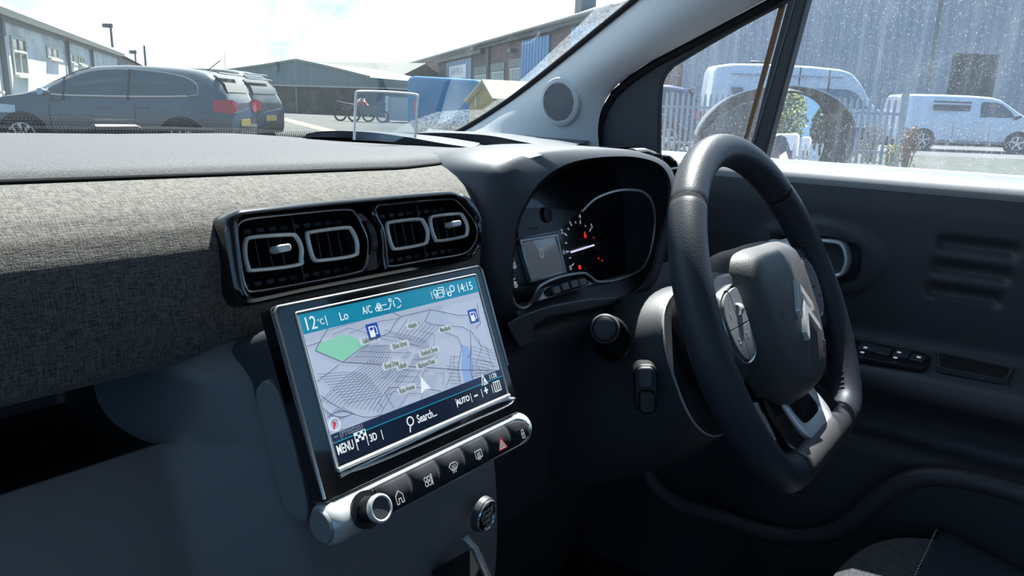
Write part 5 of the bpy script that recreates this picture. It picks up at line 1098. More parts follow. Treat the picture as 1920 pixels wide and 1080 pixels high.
# sign on the slate door
rc = quad(fb_, 845, 131, 877, 139); sc_ = ((rc[0]+rc[2])/2, wp(fb_, 861, 135)[1])
mb = MB(); mb.box((sc_[0], sc_[1], .16), (rc[2]-rc[0], 1.25, .04), fb_); sg = build(mb, 'sign_board', pm('white sign board', (.72, .70, .78), .6), bw_, sp=W_, smooth=0)
mb = MB(); mb.text('HEVEKA', .95, fb_.at(sc_[0], sc_[1]), .185, ex=.005, sx=(rc[2]-rc[0])*.8/4.3); build(mb, 'sign_lettering', pm('grey sign paint', (.30, .30, .36), .7), sg, sp=W_, smooth=0)
for x0, y0, x1, y1 in ((891, 139, 912, 156), (922, 133, 945, 152), (956, 126, 980, 151)):
    rc = quad(fb_, x0, y0, x1, y1); tp_ = wp(fb_, (x0+x1)/2, (y0+1))[1]; window(fb_, (rc[0], 1.0, rc[2], tp_), bw_, 3, None, pm('pale industrial frame', (.62, .66, .66), .6), pm('pale blinds', (.40, .45, .45), .5), sill=False, fwid=.12)
    mb = MB(); mb.box(((rc[0]+rc[2])/2, tp_+.35, .03), (rc[2]-rc[0]+.3, .6, .06), fb_); build(mb, 'lintel', pm('concrete lintel', (.30, .29, .28), .8), bw_, sp=W_, smooth=0)
for px_, w_ in ((798, .14), (918, .16), (742, .14)):
    a = wp(fb_, px_, 140)[0]; mb = MB(); mb.box((a, 2.95, .12), (w_, 5.9, .14), fb_); build(mb, 'downpipe', M_pipe, bw_, sp=W_, smooth=0)
for px_, py_ in ((895, 91), (966, 95), (827, 122)):
    a, b = wp(fb_, px_, py_); mb = MB(); mb.box((a, b, .25), (.8, .25, .5), fb_); build(mb, 'wall_bracket', M_pipe, bw_, sp=W_, smooth=0)
# chimney box on the ridge
mb = MB(); a, b = wp(fb_, 1098, 2, -2.8); mb.box((a, 7.6, -2.8), (1.2, 1.4, 1.0), fb_); build(mb, 'chimney', M_eave, bw_, sp=W_, smooth=0)
# --- blue covered trailer
def upright(pxa, Da, pxb, Db):
    fr, L0 = wall_fr(pxa, Da, pxb, Db)
    return fr if fr.N@(-fr.O) > 0 else Fr(fr.O, -fr.A, fr.B)
ft = upright(762, 25, 905, 22)
tr_ = thing('covered_trailer', 'bright blue covered trailer in front of the brick warehouse', 'trailer', ft.P(0, 0), 'world')
tp_ = [wp(ft, *p) for p in ((762, 236), (762, 152), (766, 144), (775, 142), (850, 147), (890, 149), (902, 155), (909, 165), (905, 236))]; tp_ = [(a, max(b, .35)) for a, b in tp_]
mb = MB(); mb.prism(tp_, -2.6, 0, ft); build(mb, 'cover', pm('bright blue tarpaulin', (.002, .17, .40), .5, mix=(.6, (.004, .21, .47), .4, .6)), tr_, sp=W_, bevel=.12, bseg=4)
ax = [p[0] for p in tp_]; mb = MB(); mb.box(((min(ax)+max(ax))/2, .28, -1.3), (max(ax)-min(ax)-.2, .16, 2.3), ft); build(mb, 'chassis', M_blk, tr_, sp=W_, smooth=0)
for a in (min(ax)+.7, max(ax)-.8):
    for n in (-.1, -2.5): 
        mb = MB(); mb.lathe([(.02, -.1), (.30, -.1), (.30, .1), (.02, .1)], Fr(ft.P(a, .30, n), ft.A, ft.B), 20); build(mb, 'wheel', M_blk, tr_, sp=W_)
mb = MB(); a, b = wp(ft, 780, 202); mb.box((a, b, .03), (.16, .45, .04), ft); build(mb, 'tail_lamp', pm('red lamp', (.6, .03, .03), .3), tr_, sp=W_, smooth=0)
# --- timber shed
fy = upright(880, 15.5, 935, 14.2)
ys = thing('timber_shed', 'small yellow timber shed beside the blue covered trailer', 'shed', fy.P(0, 0), 'world')
gp2 = [wp(fy, *p) for p in ((879, 250), (880, 200), (882, 190), (914, 154), (932, 186), (940, 250))]; gp2 = [(a, 0 if i in (0, 5) else b) for i, (a, b) in enumerate(gp2)]
M_tim = pm('yellow timber', (.50, .36, .14), .7, mix=(6, (.58, .44, .20), .35, .65), scale=(.3, .3, 3))
mb = MB(); mb.prism(gp2, -3.0, 0, fy); build(mb, 'walls', M_tim, ys, sp=W_, smooth=0)
rid = gp2[3]; el, er = gp2[2], gp2[4]
for nm, p, q in (('roof', rid, (er[0]+(er[0]-rid[0])*.12, er[1]-(rid[1]-er[1])*.12)), ('roof', rid, (el[0]+(el[0]-rid[0])*.08, el[1]-(rid[1]-el[1])*.08))):
    mb = MB(); mb.prism([p, q, (q[0], q[1]+.05), (p[0], p[1]+.05)], -3.1, .12, fy); build(mb, nm, pm('sandy felt roof', (.46, .42, .30), .85, mix=(8, (.55, .52, .40), .4, .7)), ys, sp=W_, smooth=0)
mb = MB(); a, b = wp(fy, 894, 191); mb.prism(rrect(.08, .2, .03, 3, a, b), 0, .03, fy); build(mb, 'round_vent', M_wfr, ys, sp=W_)
# --- white box body and motorbikes seen through the display plate
fx = upright(727, 37, 765, 36)
vx = thing('box_container', 'pale grey box container standing left of the blue trailer', 'container', fx.P(0, 0), 'world')
rc = quad(fx, 728, 182, 766, 232); mb = MB(); mb.prism([(rc[0], .1), (rc[2], .1), (rc[2], rc[3]), (rc[0], rc[3])], -2.5, 0, fx); build(mb, 'body', pm('pale grey panels', (.42, .46, .50), .6), vx, sp=W_, smooth=0)
mb = MB(); mb.box((rc[0] if abs(rc[0]-wp(fx, 728, 200)[0]) < .5 else rc[2], rc[3]/2, .05), (.2, rc[3]+.1, .12), fx); build(mb, 'corner_post', pm('light corner', (.66, .66, .64), .6), vx, sp=W_, smooth=0)
def bike(px_, D, col, label, grp=None, sgn=1):
    b_ = G(px_, D); rt = nrm(RW[:, 0]*V(1, 1, 0)); rt = nrm(V(RW[0, 0], RW[1, 0], 0)); fr = Fr(b_, rt*sgn, (0, 0, 1))
    t = thing('motorbike', label, 'motorbike', b_, W_, grp)
    for a in (-.68, .68):
        m_ = MB(); m_.tube([fr.P(a+.27*math.cos(u), .3+.27*math.sin(u), 0) for u in np.linspace(0, 2*math.pi, 21)[:-1]], .05, closed=True, seg=6); m_.lathe([(.14, -.02), (.14, .02)], fr.at(a, .3), 12); build(m_, 'wheel', M_blk, t, sp=W_)
    m_ = MB(); m_.prism([(-.3, .35), (.35, .35), (.4, .7), (.1, .85), (-.35, .7)], -.14, .14, fr); build(m_, 'engine', pm('bike engine', (.12, .12, .13), .4, metal=.6), t, sp=W_, bevel=.03)
    m_ = MB(); m_.prism([(-.05, .75), (.15, .98), (.42, .98), (.5, .8), (.3, .72)], -.14, .14, fr); build(m_, 'fuel_tank', pm('bike '+label[:9], col, .3, coat=.6), t, sp=W_, bevel=.04)
    m_ = MB(); m_.prism([(-.85, .85), (-.05, .75), (.0, .82), (-.4, .86), (-.85, .95)], -.11, .11, fr); build(m_, 'saddle', M_blk, t, sp=W_, bevel=.02)
    m_ = MB(); m_.tube([fr.P(.68, .3, .08), fr.P(.5, .95, .08), fr.P(.42, 1.08, .3)], .025, seg=6); m_.tube([fr.P(.68, .3, -.08), fr.P(.5, .95, -.08), fr.P(.42, 1.08, -.3)], .025, seg=6); build(m_, 'forks', M_chrome, t, sp=W_)
bike(664, 36, (.10, .12, .42), 'blue motorbike standing against the dark yard wall')
bike(690, 35.5, (.50, .08, .05), 'red motorbike between the blue one and the grey container', sgn=-1)

# ============================================================ CARS
M_tyre = pm('tyre rubber', (.018, .018, .02), .8); M_rim = pm('alloy rim', (.55, .57, .60), .3, metal=1)
M_cgl = pm('dark car glass', (.030, .042, .050), .04, coat=1, spec=.8); M_arch = pm('wheel arch black', (.006, .006, .007), .9)
M_tail = pm('red tail lamp', (.62, .03, .04), .2, coat=1); M_head = pm('clear head lamp', (.62, .66, .70), .1, coat=1)
def paint(name, col): return pm(name, col, .32, metal=.35, coat=1.0, coatr=.04)
def car(name, label, cat, O, head, kind, body, glassm=M_cgl, W=1.80, spokes=7, ls=1.0, sides=(1, -1), rimm=M_rim, grp=None, plate=(.75, .73, .65), trims=None):
    """head: direction of travel (world xy). local: x forward from the rear bumper, y left, z up"""
    fx_ = nrm(V(head[0], head[1], 0)); fy_ = V(-fx_[1], fx_[0], 0)
    t = thing(name, label, cat, O, W_, grp); T = lambda x, y, z: O+fx_*x*ls+fy_*y+V(0, 0, z)
    S = dict(
      hatch=dict(L=4.25, wb=(.80, 3.42), r=.32, st=[0, .04, .15, .35, .6, .9, 1.3, 1.8, 2.3, 2.6, 2.9, 3.2, 3.4, 3.7, 3.95, 4.15, 4.25],
        top=[.85, .95, 1.22, 1.38, 1.43, 1.455, 1.47, 1.475, 1.44, 1.37, 1.22, 1.06, 1.0, .95, .88, .76, .55], belt=[.80, .88, .98, 1.01, 1.0, .99, .97, .955, .94, .93, .925, .92, .90, .87, .82, .70, .50], zb=.22,
        win=[(.62, 1.03), (.52, 1.10), (.56, 1.22), (.80, 1.325), (1.3, 1.39), (1.85, 1.405), (2.30, 1.37), (2.62, 1.27), (2.95, 1.10), (3.06, .99), (1.9, .985)], pil=[1.66, 2.72], rear=[(.10, 1.06), (.36, 1.36)], hs=1.0),
      suv=dict(L=4.45, wb=(.85, 3.5), r=.36, st=[0, .05, .2, .4, .8, 1.3, 1.9, 2.4, 2.75, 3.1, 3.4, 3.8, 4.2, 4.4, 4.45],
        top=[.9, 1.1, 1.45, 1.62, 1.68, 1.70, 1.69, 1.65, 1.5, 1.25, 1.12, 1.06, .98, .85, .6], belt=[.85, 1.0, 1.08, 1.1, 1.09, 1.07, 1.05, 1.04, 1.03, 1.02, 1.0, .97, .9, .78, .55], zb=.26,
        win=[(.5, 1.15), (.55, 1.45), (.8, 1.56), (1.6, 1.60), (2.3, 1.56), (2.7, 1.42), (3.05, 1.14)], pil=[1.0, 1.8], rear=[(.12, 1.18), (.36, 1.55)], hs=1.0),
      van=dict(L=4.95, wb=(.95, 4.05), r=.34, st=[0, .03, .1, .5, 1.5, 2.5, 3.1, 3.4, 3.7, 4.0, 4.3, 4.6, 4.8, 4.92, 4.95],
        top=[.6, 1.7, 1.86, 1.90, 1.91, 1.90, 1.87, 1.80, 1.62, 1.40, 1.22, 1.12, 1.02, .85, .6], belt=[.6, 1.1, 1.15, 1.15, 1.15, 1.15, 1.15, 1.15, 1.14, 1.13, 1.10, 1.04, .95, .8, .55], zb=.28,
        win=[(2.72, 1.18), (2.72, 1.62), (2.80, 1.70), (3.2, 1.70), (3.42, 1.64), (3.72, 1.42), (3.86, 1.20)], pil=[], rear=[(.0, 1.1), (.02, 1.65)], hs=.95),
      hivan=dict(L=5.6, wb=(1.2, 4.6), r=.34, st=[0, .05, .15, .6, 1.5, 3.0, 3.9, 4.2, 4.5, 4.75, 5.0, 5.3, 5.5, 5.6],
        top=[.7, 2.2, 2.42, 2.50, 2.52, 2.50, 2.44, 2.36, 2.1, 1.75, 1.40, 1.22, 1.0, .6], belt=[.6, 1.1, 1.2, 1.2, 1.2, 1.2, 1.2, 1.2, 1.2, 1.2, 1.18, 1.1, .9, .55], zb=.3,
        win=[(1.7, 1.25), (1.7, 1.85), (4.1, 1.85), (4.4, 1.75), (4.8, 1.3)], pil=[2.6, 3.5], rear=[(.02, 1.2), (.05, 1.8)], hs=.96))[kind]
    hw = W/2; xs_ = np.linspace(0, S['L'], 70); rows = []
    def half(x):      # width in plan
        e = min(x, S['L']-x); return hw*(.80+.20*sst(e, 0, .55)**.6) if e < .55 else hw
    def sec(x):
        tz = itp(x, S['st'], S['top']); bz = itp(x, S['st'], S['belt']); w_ = half(x); gh = max(tz-bz, .02); tum = w_*(1-.30*min(gh/.5, 1)*(.55 if 'van' in kind else 1))
        zb = S['zb']+.10*max(0, 1-x/.3)+.08*max(0, 1-(S['L']-x)/.3)
        return [(.0, zb), (w_*.86, zb), (w_*.97, zb+.10), (w_*1.0, zb+(bz-zb)*.55), (w_*.985, bz-.08), (w_*.955, bz), (tum+(w_*.955-tum)*.45, bz+gh*.5), (tum, tz-min(.09, gh*.3)), (tum*.93, tz-min(.03, gh*.1)), (tum*.75, tz), (0, tz+.012)]
    for x in xs_:
        s = sec(x); rows.append([T(x, y, z) for y, z in s]+[T(x, -y, z) for y, z in s[::-1][1:-1]])
    m_ = MB(); m_.grid(rows, cv=True)
    k = len(rows[0]); i0 = m_.add(rows[0]); m_.face(range(i0, i0+k)); i0 = m_.add(rows[-1]); m_.face(range(i0, i0+k))
    build(m_, 'body', body, t, sp=W_, smooth=40)
    def sy(x, z):
        s = sec(x); zz = [p[1] for p in s[1:9]]; yy = [p[0] for p in s[1:9]]; return float(np.interp(z, zz, yy))
    for sd_ in sides:
        # glass follows the tumblehome of the body side
        pl = [tuple(p) for p in resamp(csp(S['win'], 6), 90)] if 'van' not in kind else [tuple(p) for p in resamp(S['win'], 90)]
        px_s = [p[0] for p in pl]
        m_ = MB(); rows2 = []
        for i in range(60):
            x = min(px_s)+.01+(max(px_s)-min(px_s)-.02)*i/59; zs = []
            for a, b in zip(pl, pl[1:]+pl[:1]):
                if (a[0]-x)*(b[0]-x) <= 0 and a[0] != b[0]: zs.append(a[1]+(b[1]-a[1])*(x-a[0])/(b[0]-a[0]))
            if len(zs) < 2: continue
            z0, z1 = min(zs), max(zs); rows2.append([T(x, sd_*(sy(x, z)+.008), z) for z in np.linspace(z0, z1, 7)])
        m_.grid(rows2); build(m_, 'side_glass', glassm, t, sp=W_, smooth=60)
        if 'hatch' in kind:
            m_ = MB(); m_.tube([T(x, sd_*(sy(x, z)+.012), z) for x, z in pl], .012, closed=True, seg=5); build(m_, 'window_trim', M_dkchrome, t, sp=W_)
        for xp in S['pil']:
            m_ = MB(); z0, z1 = itp(xp, S['st'], S['belt'])-.02, itp(xp, S['st'], S['top'])-.07
            m_.tube([T(xp, sd_*(sy(xp, z0)+.006), z0), T(xp+.02, sd_*(sy(xp, (z0+z1)/2)+.006), (z0+z1)/2), T(xp+.04, sd_*(sy(xp, z1)+.006), z1)], .022, seg=6); build(m_, 'window_pillar', M_blk, t, sp=W_)
        for xw_ in S['wb']:
            y = half(xw_)
            fw_ = Fr(T(xw_, sd_*(y+.006), S['r']), fx_, (0, 0, 1))
            if fw_.N@(fy_*sd_) < 0: fw_ = Fr(fw_.O, -fw_.A, fw_.B)
            m_ = MB(); m_.lathe([(S['r']+.075, -.08), (S['r']+.07, .004), (S['r']+.01, .006), (.05, .004)], fw_, 36); build(m_, 'wheel_arch', M_arch, t, sp=W_)
            m_ = MB(); r_ = S['r']; m_.lathe([(r_*.66, .015), (r_*.72, .03), (r_*.95, .028), (r_, .010), (r_, -.18), (.05, -.18)], fw_, 40); wh = build(m_, 'wheel', M_tyre, t, sp=W_)
            m_ = MB(); m_.lathe([(r_*.70, .012), (r_*.70, .028), (r_*.64, .028), (r_*.62, .0)], fw_, 36)
            for q in range(spokes):
                u = 2*math.pi*q/spokes+.3; f2_ = Fr(fw_.O, math.cos(u)*fw_.A+math.sin(u)*fw_.B, -math.sin(u)*fw_.A+math.cos(u)*fw_.B)
                if f2_.N@fw_.N < 0: f2_ = Fr(f2_.O, f2_.A, -f2_.B)
                m_.prism([(r_*.08, -r_*.07), (r_*.66, -r_*.09), (r_*.66, r_*.09), (r_*.08, r_*.07)], .008, .026, f2_)
            m_.lathe([(r_*.16, .01), (r_*.15, .034), (.001, .036)], fw_, 20); build(m_, 'alloy_rim', rimm, wh, sp=W_)
        for xd in ((1.55, 2.95) if kind == 'hatch' else (1.9, 3.1)):
            m_ = MB(); m_.tube([T(xd+.0, sd_*(sy(xd, z)+.001), z) for z in np.linspace(S['zb']+.12, itp(xd, S['st'], S['belt'])-.01, 6)], .006, seg=4); build(m_, 'door_seam', M_blk, t, sp=W_)
        for xh in ((1.42, 2.05) if kind == 'hatch' else (1.7, 2.6)):
            z = itp(xh, S['st'], S['belt'])-.14; m_ = MB(); m_.tube([T(xh-.1, sd_*(sy(xh, z)+.012), z), T(xh+.1, sd_*(sy(xh, z)+.012), z)], .02, seg=8, flat=.6); build(m_, 'door_handle', body, t, sp=W_)
        xm = S['win'][-1][0] if kind == 'van' else (2.92 if kind == 'hatch' else 3.0); zm = itp(xm, S['st'], S['belt'])+.08
        m_ = MB(); m_.tube([T(xm, sd_*(sy(xm, zm-.06)), zm-.06), T(xm+.02, sd_*(hw+.08), zm), T(xm+.04, sd_*(hw+.20), zm+.02)], [.03, .075, .06], seg=12, flat=.85); build(m_, 'door_mirror', M_blk if kind != 'hatch' else M_dkchrome, t, sp=W_)
        # lamps wrap round the corners
        if kind in ('hatch', 'suv'):
            m_ = MB(); z0 = .86 if kind == 'hatch' else .95
            rr_ = [[T(x, sd_*(sy(max(x, .02), z)+.012), z) for z in np.linspace(z0-.09*(1-1.2*x), z0+.13*(1-.3*x), 5)] for x in np.linspace(.02, .27, 10)]
            rr_ = [[T(-.012, sd_*(half(0)*.62), z) for z in np.linspace(z0-.05, z0+.09, 5)], [T(-.015, sd_*half(0)*.96, z) for z in np.linspace(z0-.09, z0+.13, 5)]]+rr_
            m_.grid(rr_); build(m_, 'tail_lamp', M_tail, t, sp=W_, smooth=60)
        m_ = MB(); L_ = S['L']; z0 = itp(L_-.5, S['st'], S['belt'])-.17
        rr_ = [[T(x, sd_*(sy(x, z)+.01), z) for z in np.linspace(z0, z0+.15-(L_-x)*.05, 5)] for x in np.linspace(L_-.75, L_-.10, 9)]
        m_.grid(rr_); build(m_, 'head_lamp', M_head, t, sp=W_, smooth=60)
    # windscreen and rear window
    top = S['top']; st = S['st']
    wx = {'hatch': (2.42, 3.12), 'suv': (2.45, 3.15), 'van': (3.52, 4.34), 'hivan': (4.35, 5.0)}[kind]
    m_ = MB(); m_.grid([[T(x, y*sec(x)[9][0]*1.15, itp(x, st, top)+.016-.02*abs(y)**3) for y in np.linspace(-1, 1, 9)] for x in np.linspace(*wx, 8)]); build(m_, 'windscreen', glassm, t, sp=W_, smooth=60)
    if kind in ('hatch', 'suv'):
        (xa, za), (xb, zb2) = S['rear']
        m_ = MB(); m_.grid([[T(xa+(xb-xa)*u-.02, y*half(xa)*(.80-.10*u), itp(xa+(xb-xa)*u, st, top)+.012) for y in np.linspace(-1, 1, 7)] for u in np.linspace(0, 1, 6)]); build(m_, 'rear_window', M_cgl, t, sp=W_, smooth=60)
        m_ = MB(); m_.box((0, 0, 0), (1.16, .10, .02), Fr(T(.22, 0, itp(.34, st, top)+.03), fy_, nrm(fx_*1+V(0, 0, .2)))); build(m_, 'roof_spoiler', body, t, sp=W_, bevel=.01)
        m_ = MB(); m_.box((0, 0, 0), (.52, .11, .015), Fr(T(-.012, 0, .62), fy_, V(0, 0, 1))); build(m_, 'number_plate', pm('yellow plate', (.40, .32, .07), .5), t, sp=W_, smooth=0)
    else:
        m_ = MB(); m_.box((0, 0, 0), (.52, .11, .015), Fr(T(S['L']+.012, 0, .48), fy_, V(0, 0, 1))); build(m_, 'number_plate', pm('white plate', (.7, .7, .7), .5), t, sp=W_, smooth=0)
        m_ = MB(); m_.box((0, 0, 0), (1.1, .16, .03), Fr(T(S['L']-.015, 0, .80), fy_, V(0, 0, 1))); build(m_, 'grille', M_blk, t, sp=W_, smooth=0)
        m_ = MB(); m_.box((0, 0, 0), (1.55, .22, .05), Fr(T(S['L']-.03, 0, .40), fy_, V(0, 0, 1))); build(m_, 'lower_bumper', M_blk, t, sp=W_, smooth=0)
    m_ = MB(); m_.box((0, 0, 0), (S['L']*.9, W*.8, .2), Fr(T(S['L']/2, 0, S['zb']+.02), fx_, fy_)); build(m_, 'underbody', M_arch, t, sp=W_, smooth=0)
    return t, T
rt0 = nrm(V(RW[0, 0], RW[1, 0], 0)); fw0 = nrm(V(RW[0, 2], RW[1, 2], 0))
M_grey = paint('grey car paint', (.085, .10, .125))
O = G(457, 12.6)+V(0, 0, .0)
c1, T1 = car('hatchback_car', 'dark grey hatchback parked side on beyond the dashboard', 'car', O, -rt0+fw0*-.06, 'hatch', M_grey, spokes=9, ls=.925)
mb = MB(); mb.tube([T1(.62, 0, 1.45), T1(.38, 0, 1.62)], .008, seg=5); build(mb, 'aerial', M_blk, c1, sp=W_)
O = G(506, 15.6)
c2, T2 = car('estate_car', 'dark car half hidden behind the grey hatchback', 'car', O, -rt0+fw0*.10, 'hatch', paint('dark slate paint', (.05, .06, .075)), sides=(1,))
O = G(498, 19.5)
c3, T3 = car('family_car', 'third parked car, farthest in the row behind the grey hatchback', 'car', O, -rt0+fw0*.12, 'suv', paint('black car paint', (.03, .035, .045)), sides=(1,))
# right hand vehicles
O = G(1303, 19.5)
car('off_road_car', 'dark blue off road car at the left edge of the quarter glass', 'car', O, -rt0, 'suv', paint('dark blue paint', (.03, .05, .12)), spokes=5, sides=(1,))
M_vw = pm('white van paint', (.66, .70, .78), .35, coat=.8)
O = G(1920, 27)-rt0*4.95
cv, Tv = car('panel_van', 'white panel van in front of the dark opening of the big shed', 'van', O, rt0-fw0*.12, 'van', M_vw, spokes=5, sides=(-1,))
mb = MB(); 
for j, z in enumerate((1.66, 1.50, 1.40)):
    mb.box((0, 0, 0), (1.3, .055 if j != 1 else .13, .01), Fr(Tv(1.75, -.90, z), rt0, V(0, 0, 1)))
build(mb, 'side_lettering_bars', pm('dark van graphics', (.08, .08, .09), .5), cv, sp=W_, smooth=0)
O = G(1318, 23.5)
cm_, Tm = car('camper_van', 'tall white camper van behind the fence and the side mirror', 'van', O, rt0, 'hivan', M_vw, spokes=5, sides=(-1,), glassm=pm('blue grey van glass', (.10, .16, .22), .08, coat=1))
mb = MB(); mb.box((0, 0, 0), (3.4, .05, .01), Fr(Tm(2.2, -.86, 2.18), rt0, V(0, 0, 1))); build(mb, 'side_stripe', pm('grey stripe', (.35, .38, .44), .5), cm_, sp=W_, smooth=0)
mb = MB(); mb.prism([(0, 0), (.35, 0), (.55, -.7), (.85, -1.0), (.35, -.85), (.18, -.4)], 0, .01, Fr(Tm(.55, -.93, 1.8), rt0, V(0, 0, 1))); build(mb, 'side_graphic', M_dim, cm_, sp=W_, smooth=0)
mb = MB(); mb.box((0, 0, 0), (.7, .5, .12), Fr(Tm(1.6, 0, 2.56), rt0, fw0)); build(mb, 'roof_vent', M_blk, cm_, sp=W_, bevel=.03)
O = G(1702, 30.5)
car('white_car', 'white car nose showing between the fence post and the panel van', 'car', O-rt0*4.25, rt0, 'hatch', M_vw, sides=(-1,))

# --- big corrugated shed
fk = upright(1240, 37, 2000, 38.5)
bs = thing('corrugated_shed', 'huge blue grey corrugated shed filling the view beyond the door glass', 'building', fk.P(0, 0), 'world')
qa = sorted([wp(fk, 1262, 200)[0], wp(fk, 2150, 200)[0]])
rows = []; a = qa[0]
while a < qa[1]:
    for da, dn in ((0, 0), (.12, .0), (.20, .11), (.40, .11)): rows.append([fk.P(a+da, 0, dn), fk.P(a+da, 11, dn)])
    a += .52
mb = MB(); mb.grid(rows); build(mb, 'cladding', pm('grey blue corrugated sheet', (.38, .41, .45), .6, mix=(1.3, (.44, .46, .49), .4, .7), scale=(1, 1, .1)), bs, sp=W_, smooth=0)
mb = MB(); mb.prism([(qa[0], 0), (qa[1], 0), (qa[1], 11), (qa[0], 11)], -3, -.3, fk); build(mb, 'back_wall', M_clad, bs, sp=W_, smooth=0)
rc = quad(fk, 1786, 100, 1862, 190); mb = MB(); mb.prism([(rc[0], rc[1]-1.5), (rc[2]-.2, rc[1]-1.5), (rc[2]-.2, rc[3]), (rc[0], rc[3])], .1, .16, fk); build(mb, 'shutter_opening', pm('dark opening', (.07, .085, .075), .9), bs, sp=W_, smooth=0)
for px_ in (1748, 1745): 
    a = wp(fk, px_, 100)[0]; mb = MB(); mb.box((a, 5, .12), (.10, 10, .04), fk); build(mb, 'rust_streak', pm('moss streak', (.22, .24, .20), .9), bs, sp=W_, smooth=0)
fbr = upright(1200, 30, 1274, 33)
bc_ = thing('brick_pier', 'short stretch of red brick wall left of the corrugated shed', 'wall', fbr.P(0, 0), 'world')
q = sorted([wp(fbr, 1195, 200)[0], wp(fbr, 1275, 200)[0]]); mb = MB(); mb.prism([(q[0], 0), (q[1], 0), (q[1], 3.4), (q[0], 3.4)], -.6, 0, fbr); o = build(mb, 'wall_face', M_brick, bc_, sp=W_, smooth=0); uvwall(o, fbr)
# --- palisade fence
M_gal = pm('galvanised steel', (.42, .45, .50), .5, metal=.5)
def fence(fr, a0, a1, h, label, step=.155, post_at=None, mat=None):
    mat = mat or M_gal
    t = thing('palisade_fence', label, 'fence', fr.P(a0, 0), W_)
    m_ = MB(); n = int((a1-a0)/step)
    for i in range(n):
        a = a0+i*step
        m_.prism([(a-.032, .06), (a+.032, .06), (a+.032, h-.12), (a+.02, h-.03), (a, h), (a-.02, h-.03), (a-.032, h-.12)], 0, .02, fr)
    build(m_, 'pales', mat, t, sp=W_, smooth=0)
    for b in (.32, h-.32):
        m_ = MB(); m_.box(((a0+a1)/2, b, -.03), (a1-a0, .06, .05), fr); build(m_, 'rail', mat, t, sp=W_, smooth=0)
    a = a1
    while a > a0-.1:
        m_ = MB(); m_.box((a, h/2+.08, -.08), (.14, h+.12, .12), fr); build(m_, 'post', mat, t, sp=W_, smooth=0); a -= 2.75
    return t
ff = upright(1230, 17.6, 1690, 16.2)
aa_, ab_ = wp(ff, 1225, 250)[0], wp(ff, 1688, 250)[0]
hF = wp(ff, 1600, 183)[1]; 
fence(ff, min(aa_, ab_), max(aa_, ab_), hF, 'galvanised palisade fence seen past the side mirror', step=.125)
# plants at the foot of the fence post
def plant(name, label, cat, base, h, r_, cols, n, seed, leaf=.05, spike=False):
    random.seed(seed); t = thing(name, label, cat, base, W_)
    m_ = MB()
    for i in range(n//6+3):
        u = random.uniform(0, 6.28); q = random.uniform(0, r_)
        m_.tube([base+V(q*.3*math.cos(u), q*.3*math.sin(u), 0), base+V(q*math.cos(u), q*math.sin(u), h*random.uniform(.6, 1))], .008, seg=4)
    build(m_, 'stems', pm('plant stems', (.20, .16, .09), .8), t, sp=W_)
    m_ = MB()
    for i in range(n):
        u = random.uniform(0, 6.28); q = r_*random.random()**.5; z = h*random.uniform(.15, 1); c = base+V(q*math.cos(u), q*math.sin(u), z)
        A1 = nrm(V(*[random.uniform(-1, 1) for _ in range(3)])); B1 = nrm(np.cross(A1, V(*[random.uniform(-1, 1) for _ in range(3)]))); l = leaf*random.uniform(.6, 1.3)
        i0 = m_.add([c-A1*l, c+B1*l*.4, c+A1*l, c-B1*l*.4]); m_.mi = random.randrange(len(cols)); m_.face(range(i0, i0+4))
    build(m_, 'foliage', cols, t, sp=W_, smooth=0)
    return t
M_or = pm('rust dock seed', (.42, .20, .11), .8); M_or2 = pm('pale dock seed', (.52, .32, .20), .8); M_ye = pm('yellow weed flower', (.70, .66, .08), .7); M_gn = pm('weed leaf', (.16, .24, .08), .8)
plant('dock_weed', 'rust brown dock weed right of the fence post', 'plant', G(1712, 15.0), .92, .18, [M_or, M_or2], 160, 3, .045)
plant('ragwort', 'yellow flowering weed at the foot of the fence post', 'plant', G(1682, 15.6), .52, .12, [M_ye, M_gn], 120, 4, .04)
plant('dock_weed', 'rust brown dock weeds behind the last pales of the fence', 'plant', G(1640, 17.9), .95, .25, [M_or, M_gn, M_or2], 220, 5, .05)
plant('dock_weed', 'rust brown dock weed seen just right of the side mirror', 'plant', G(1600, 17.6), .75, .22, [M_or, M_or2, M_gn], 120, 9, .05)
mb = MB(); 
rg = [tuple((G(px_, D))[:2]) for px_, D in ((1230, 22), (1500, 22), (2150, 21), (2400, 11), (1750, 10.5), (1230, 12))]
mb.prism(rg, GZ+.002, GZ+.03, Fr((0, 0, 0), (1, 0, 0), (0, 1, 0))); go = strw(mb, 'trim_3', pm('scrubby grass verge', (.045, .055, .035), .95, mix=(2, (.085, .085, .07), .4, .65)), smooth=0)
go['kind'] = 'structure'

# ============================================================ THE YARD BEHIND, SEEN IN THE MIRROR
Pw = C2W@Pm; nw = C2W@nm_
def mray(px_, py_):      # world ray leaving the mirror for a picture point
    d = C2W@nrm(ray(px_, py_)); a, b = FMg.px(px_, py_); p = C2W@FMg.P(a, b); return p, d-2*(d@nw)*nw
def mG(px_, py_, D, h=0):
    p, d = mray(px_, py_); dh = nrm(V(d[0], d[1], 0)); q = p+dh*D; q[2] = GZ+h; return q
def mH(px_, py_, D):     # height above ground met at distance D
    p, d = mray(px_, py_); return (p+d*(D/np.hypot(d[0], d[1])))[2]+EYE
Ra, Rb = mG(1455, 290, 17), mG(1545, 290, 17)
fr_m = Fr(Ra, Rb-Ra, (0, 0, 1)); fr_m = fr_m if fr_m.N@(Pw-fr_m.O) > 0 else Fr(fr_m.O, -fr_m.A, fr_m.B)
La = sorted([0, (Rb-Ra)@fr_m.A]); Hm = mH(1490, 268, 17)
fence(fr_m, La[0]-.8, La[1]+.8, max(Hm, 1.2), 'palisade fence reflected in the side mirror', step=.12)
bvan = mG(1490, 285, 23)
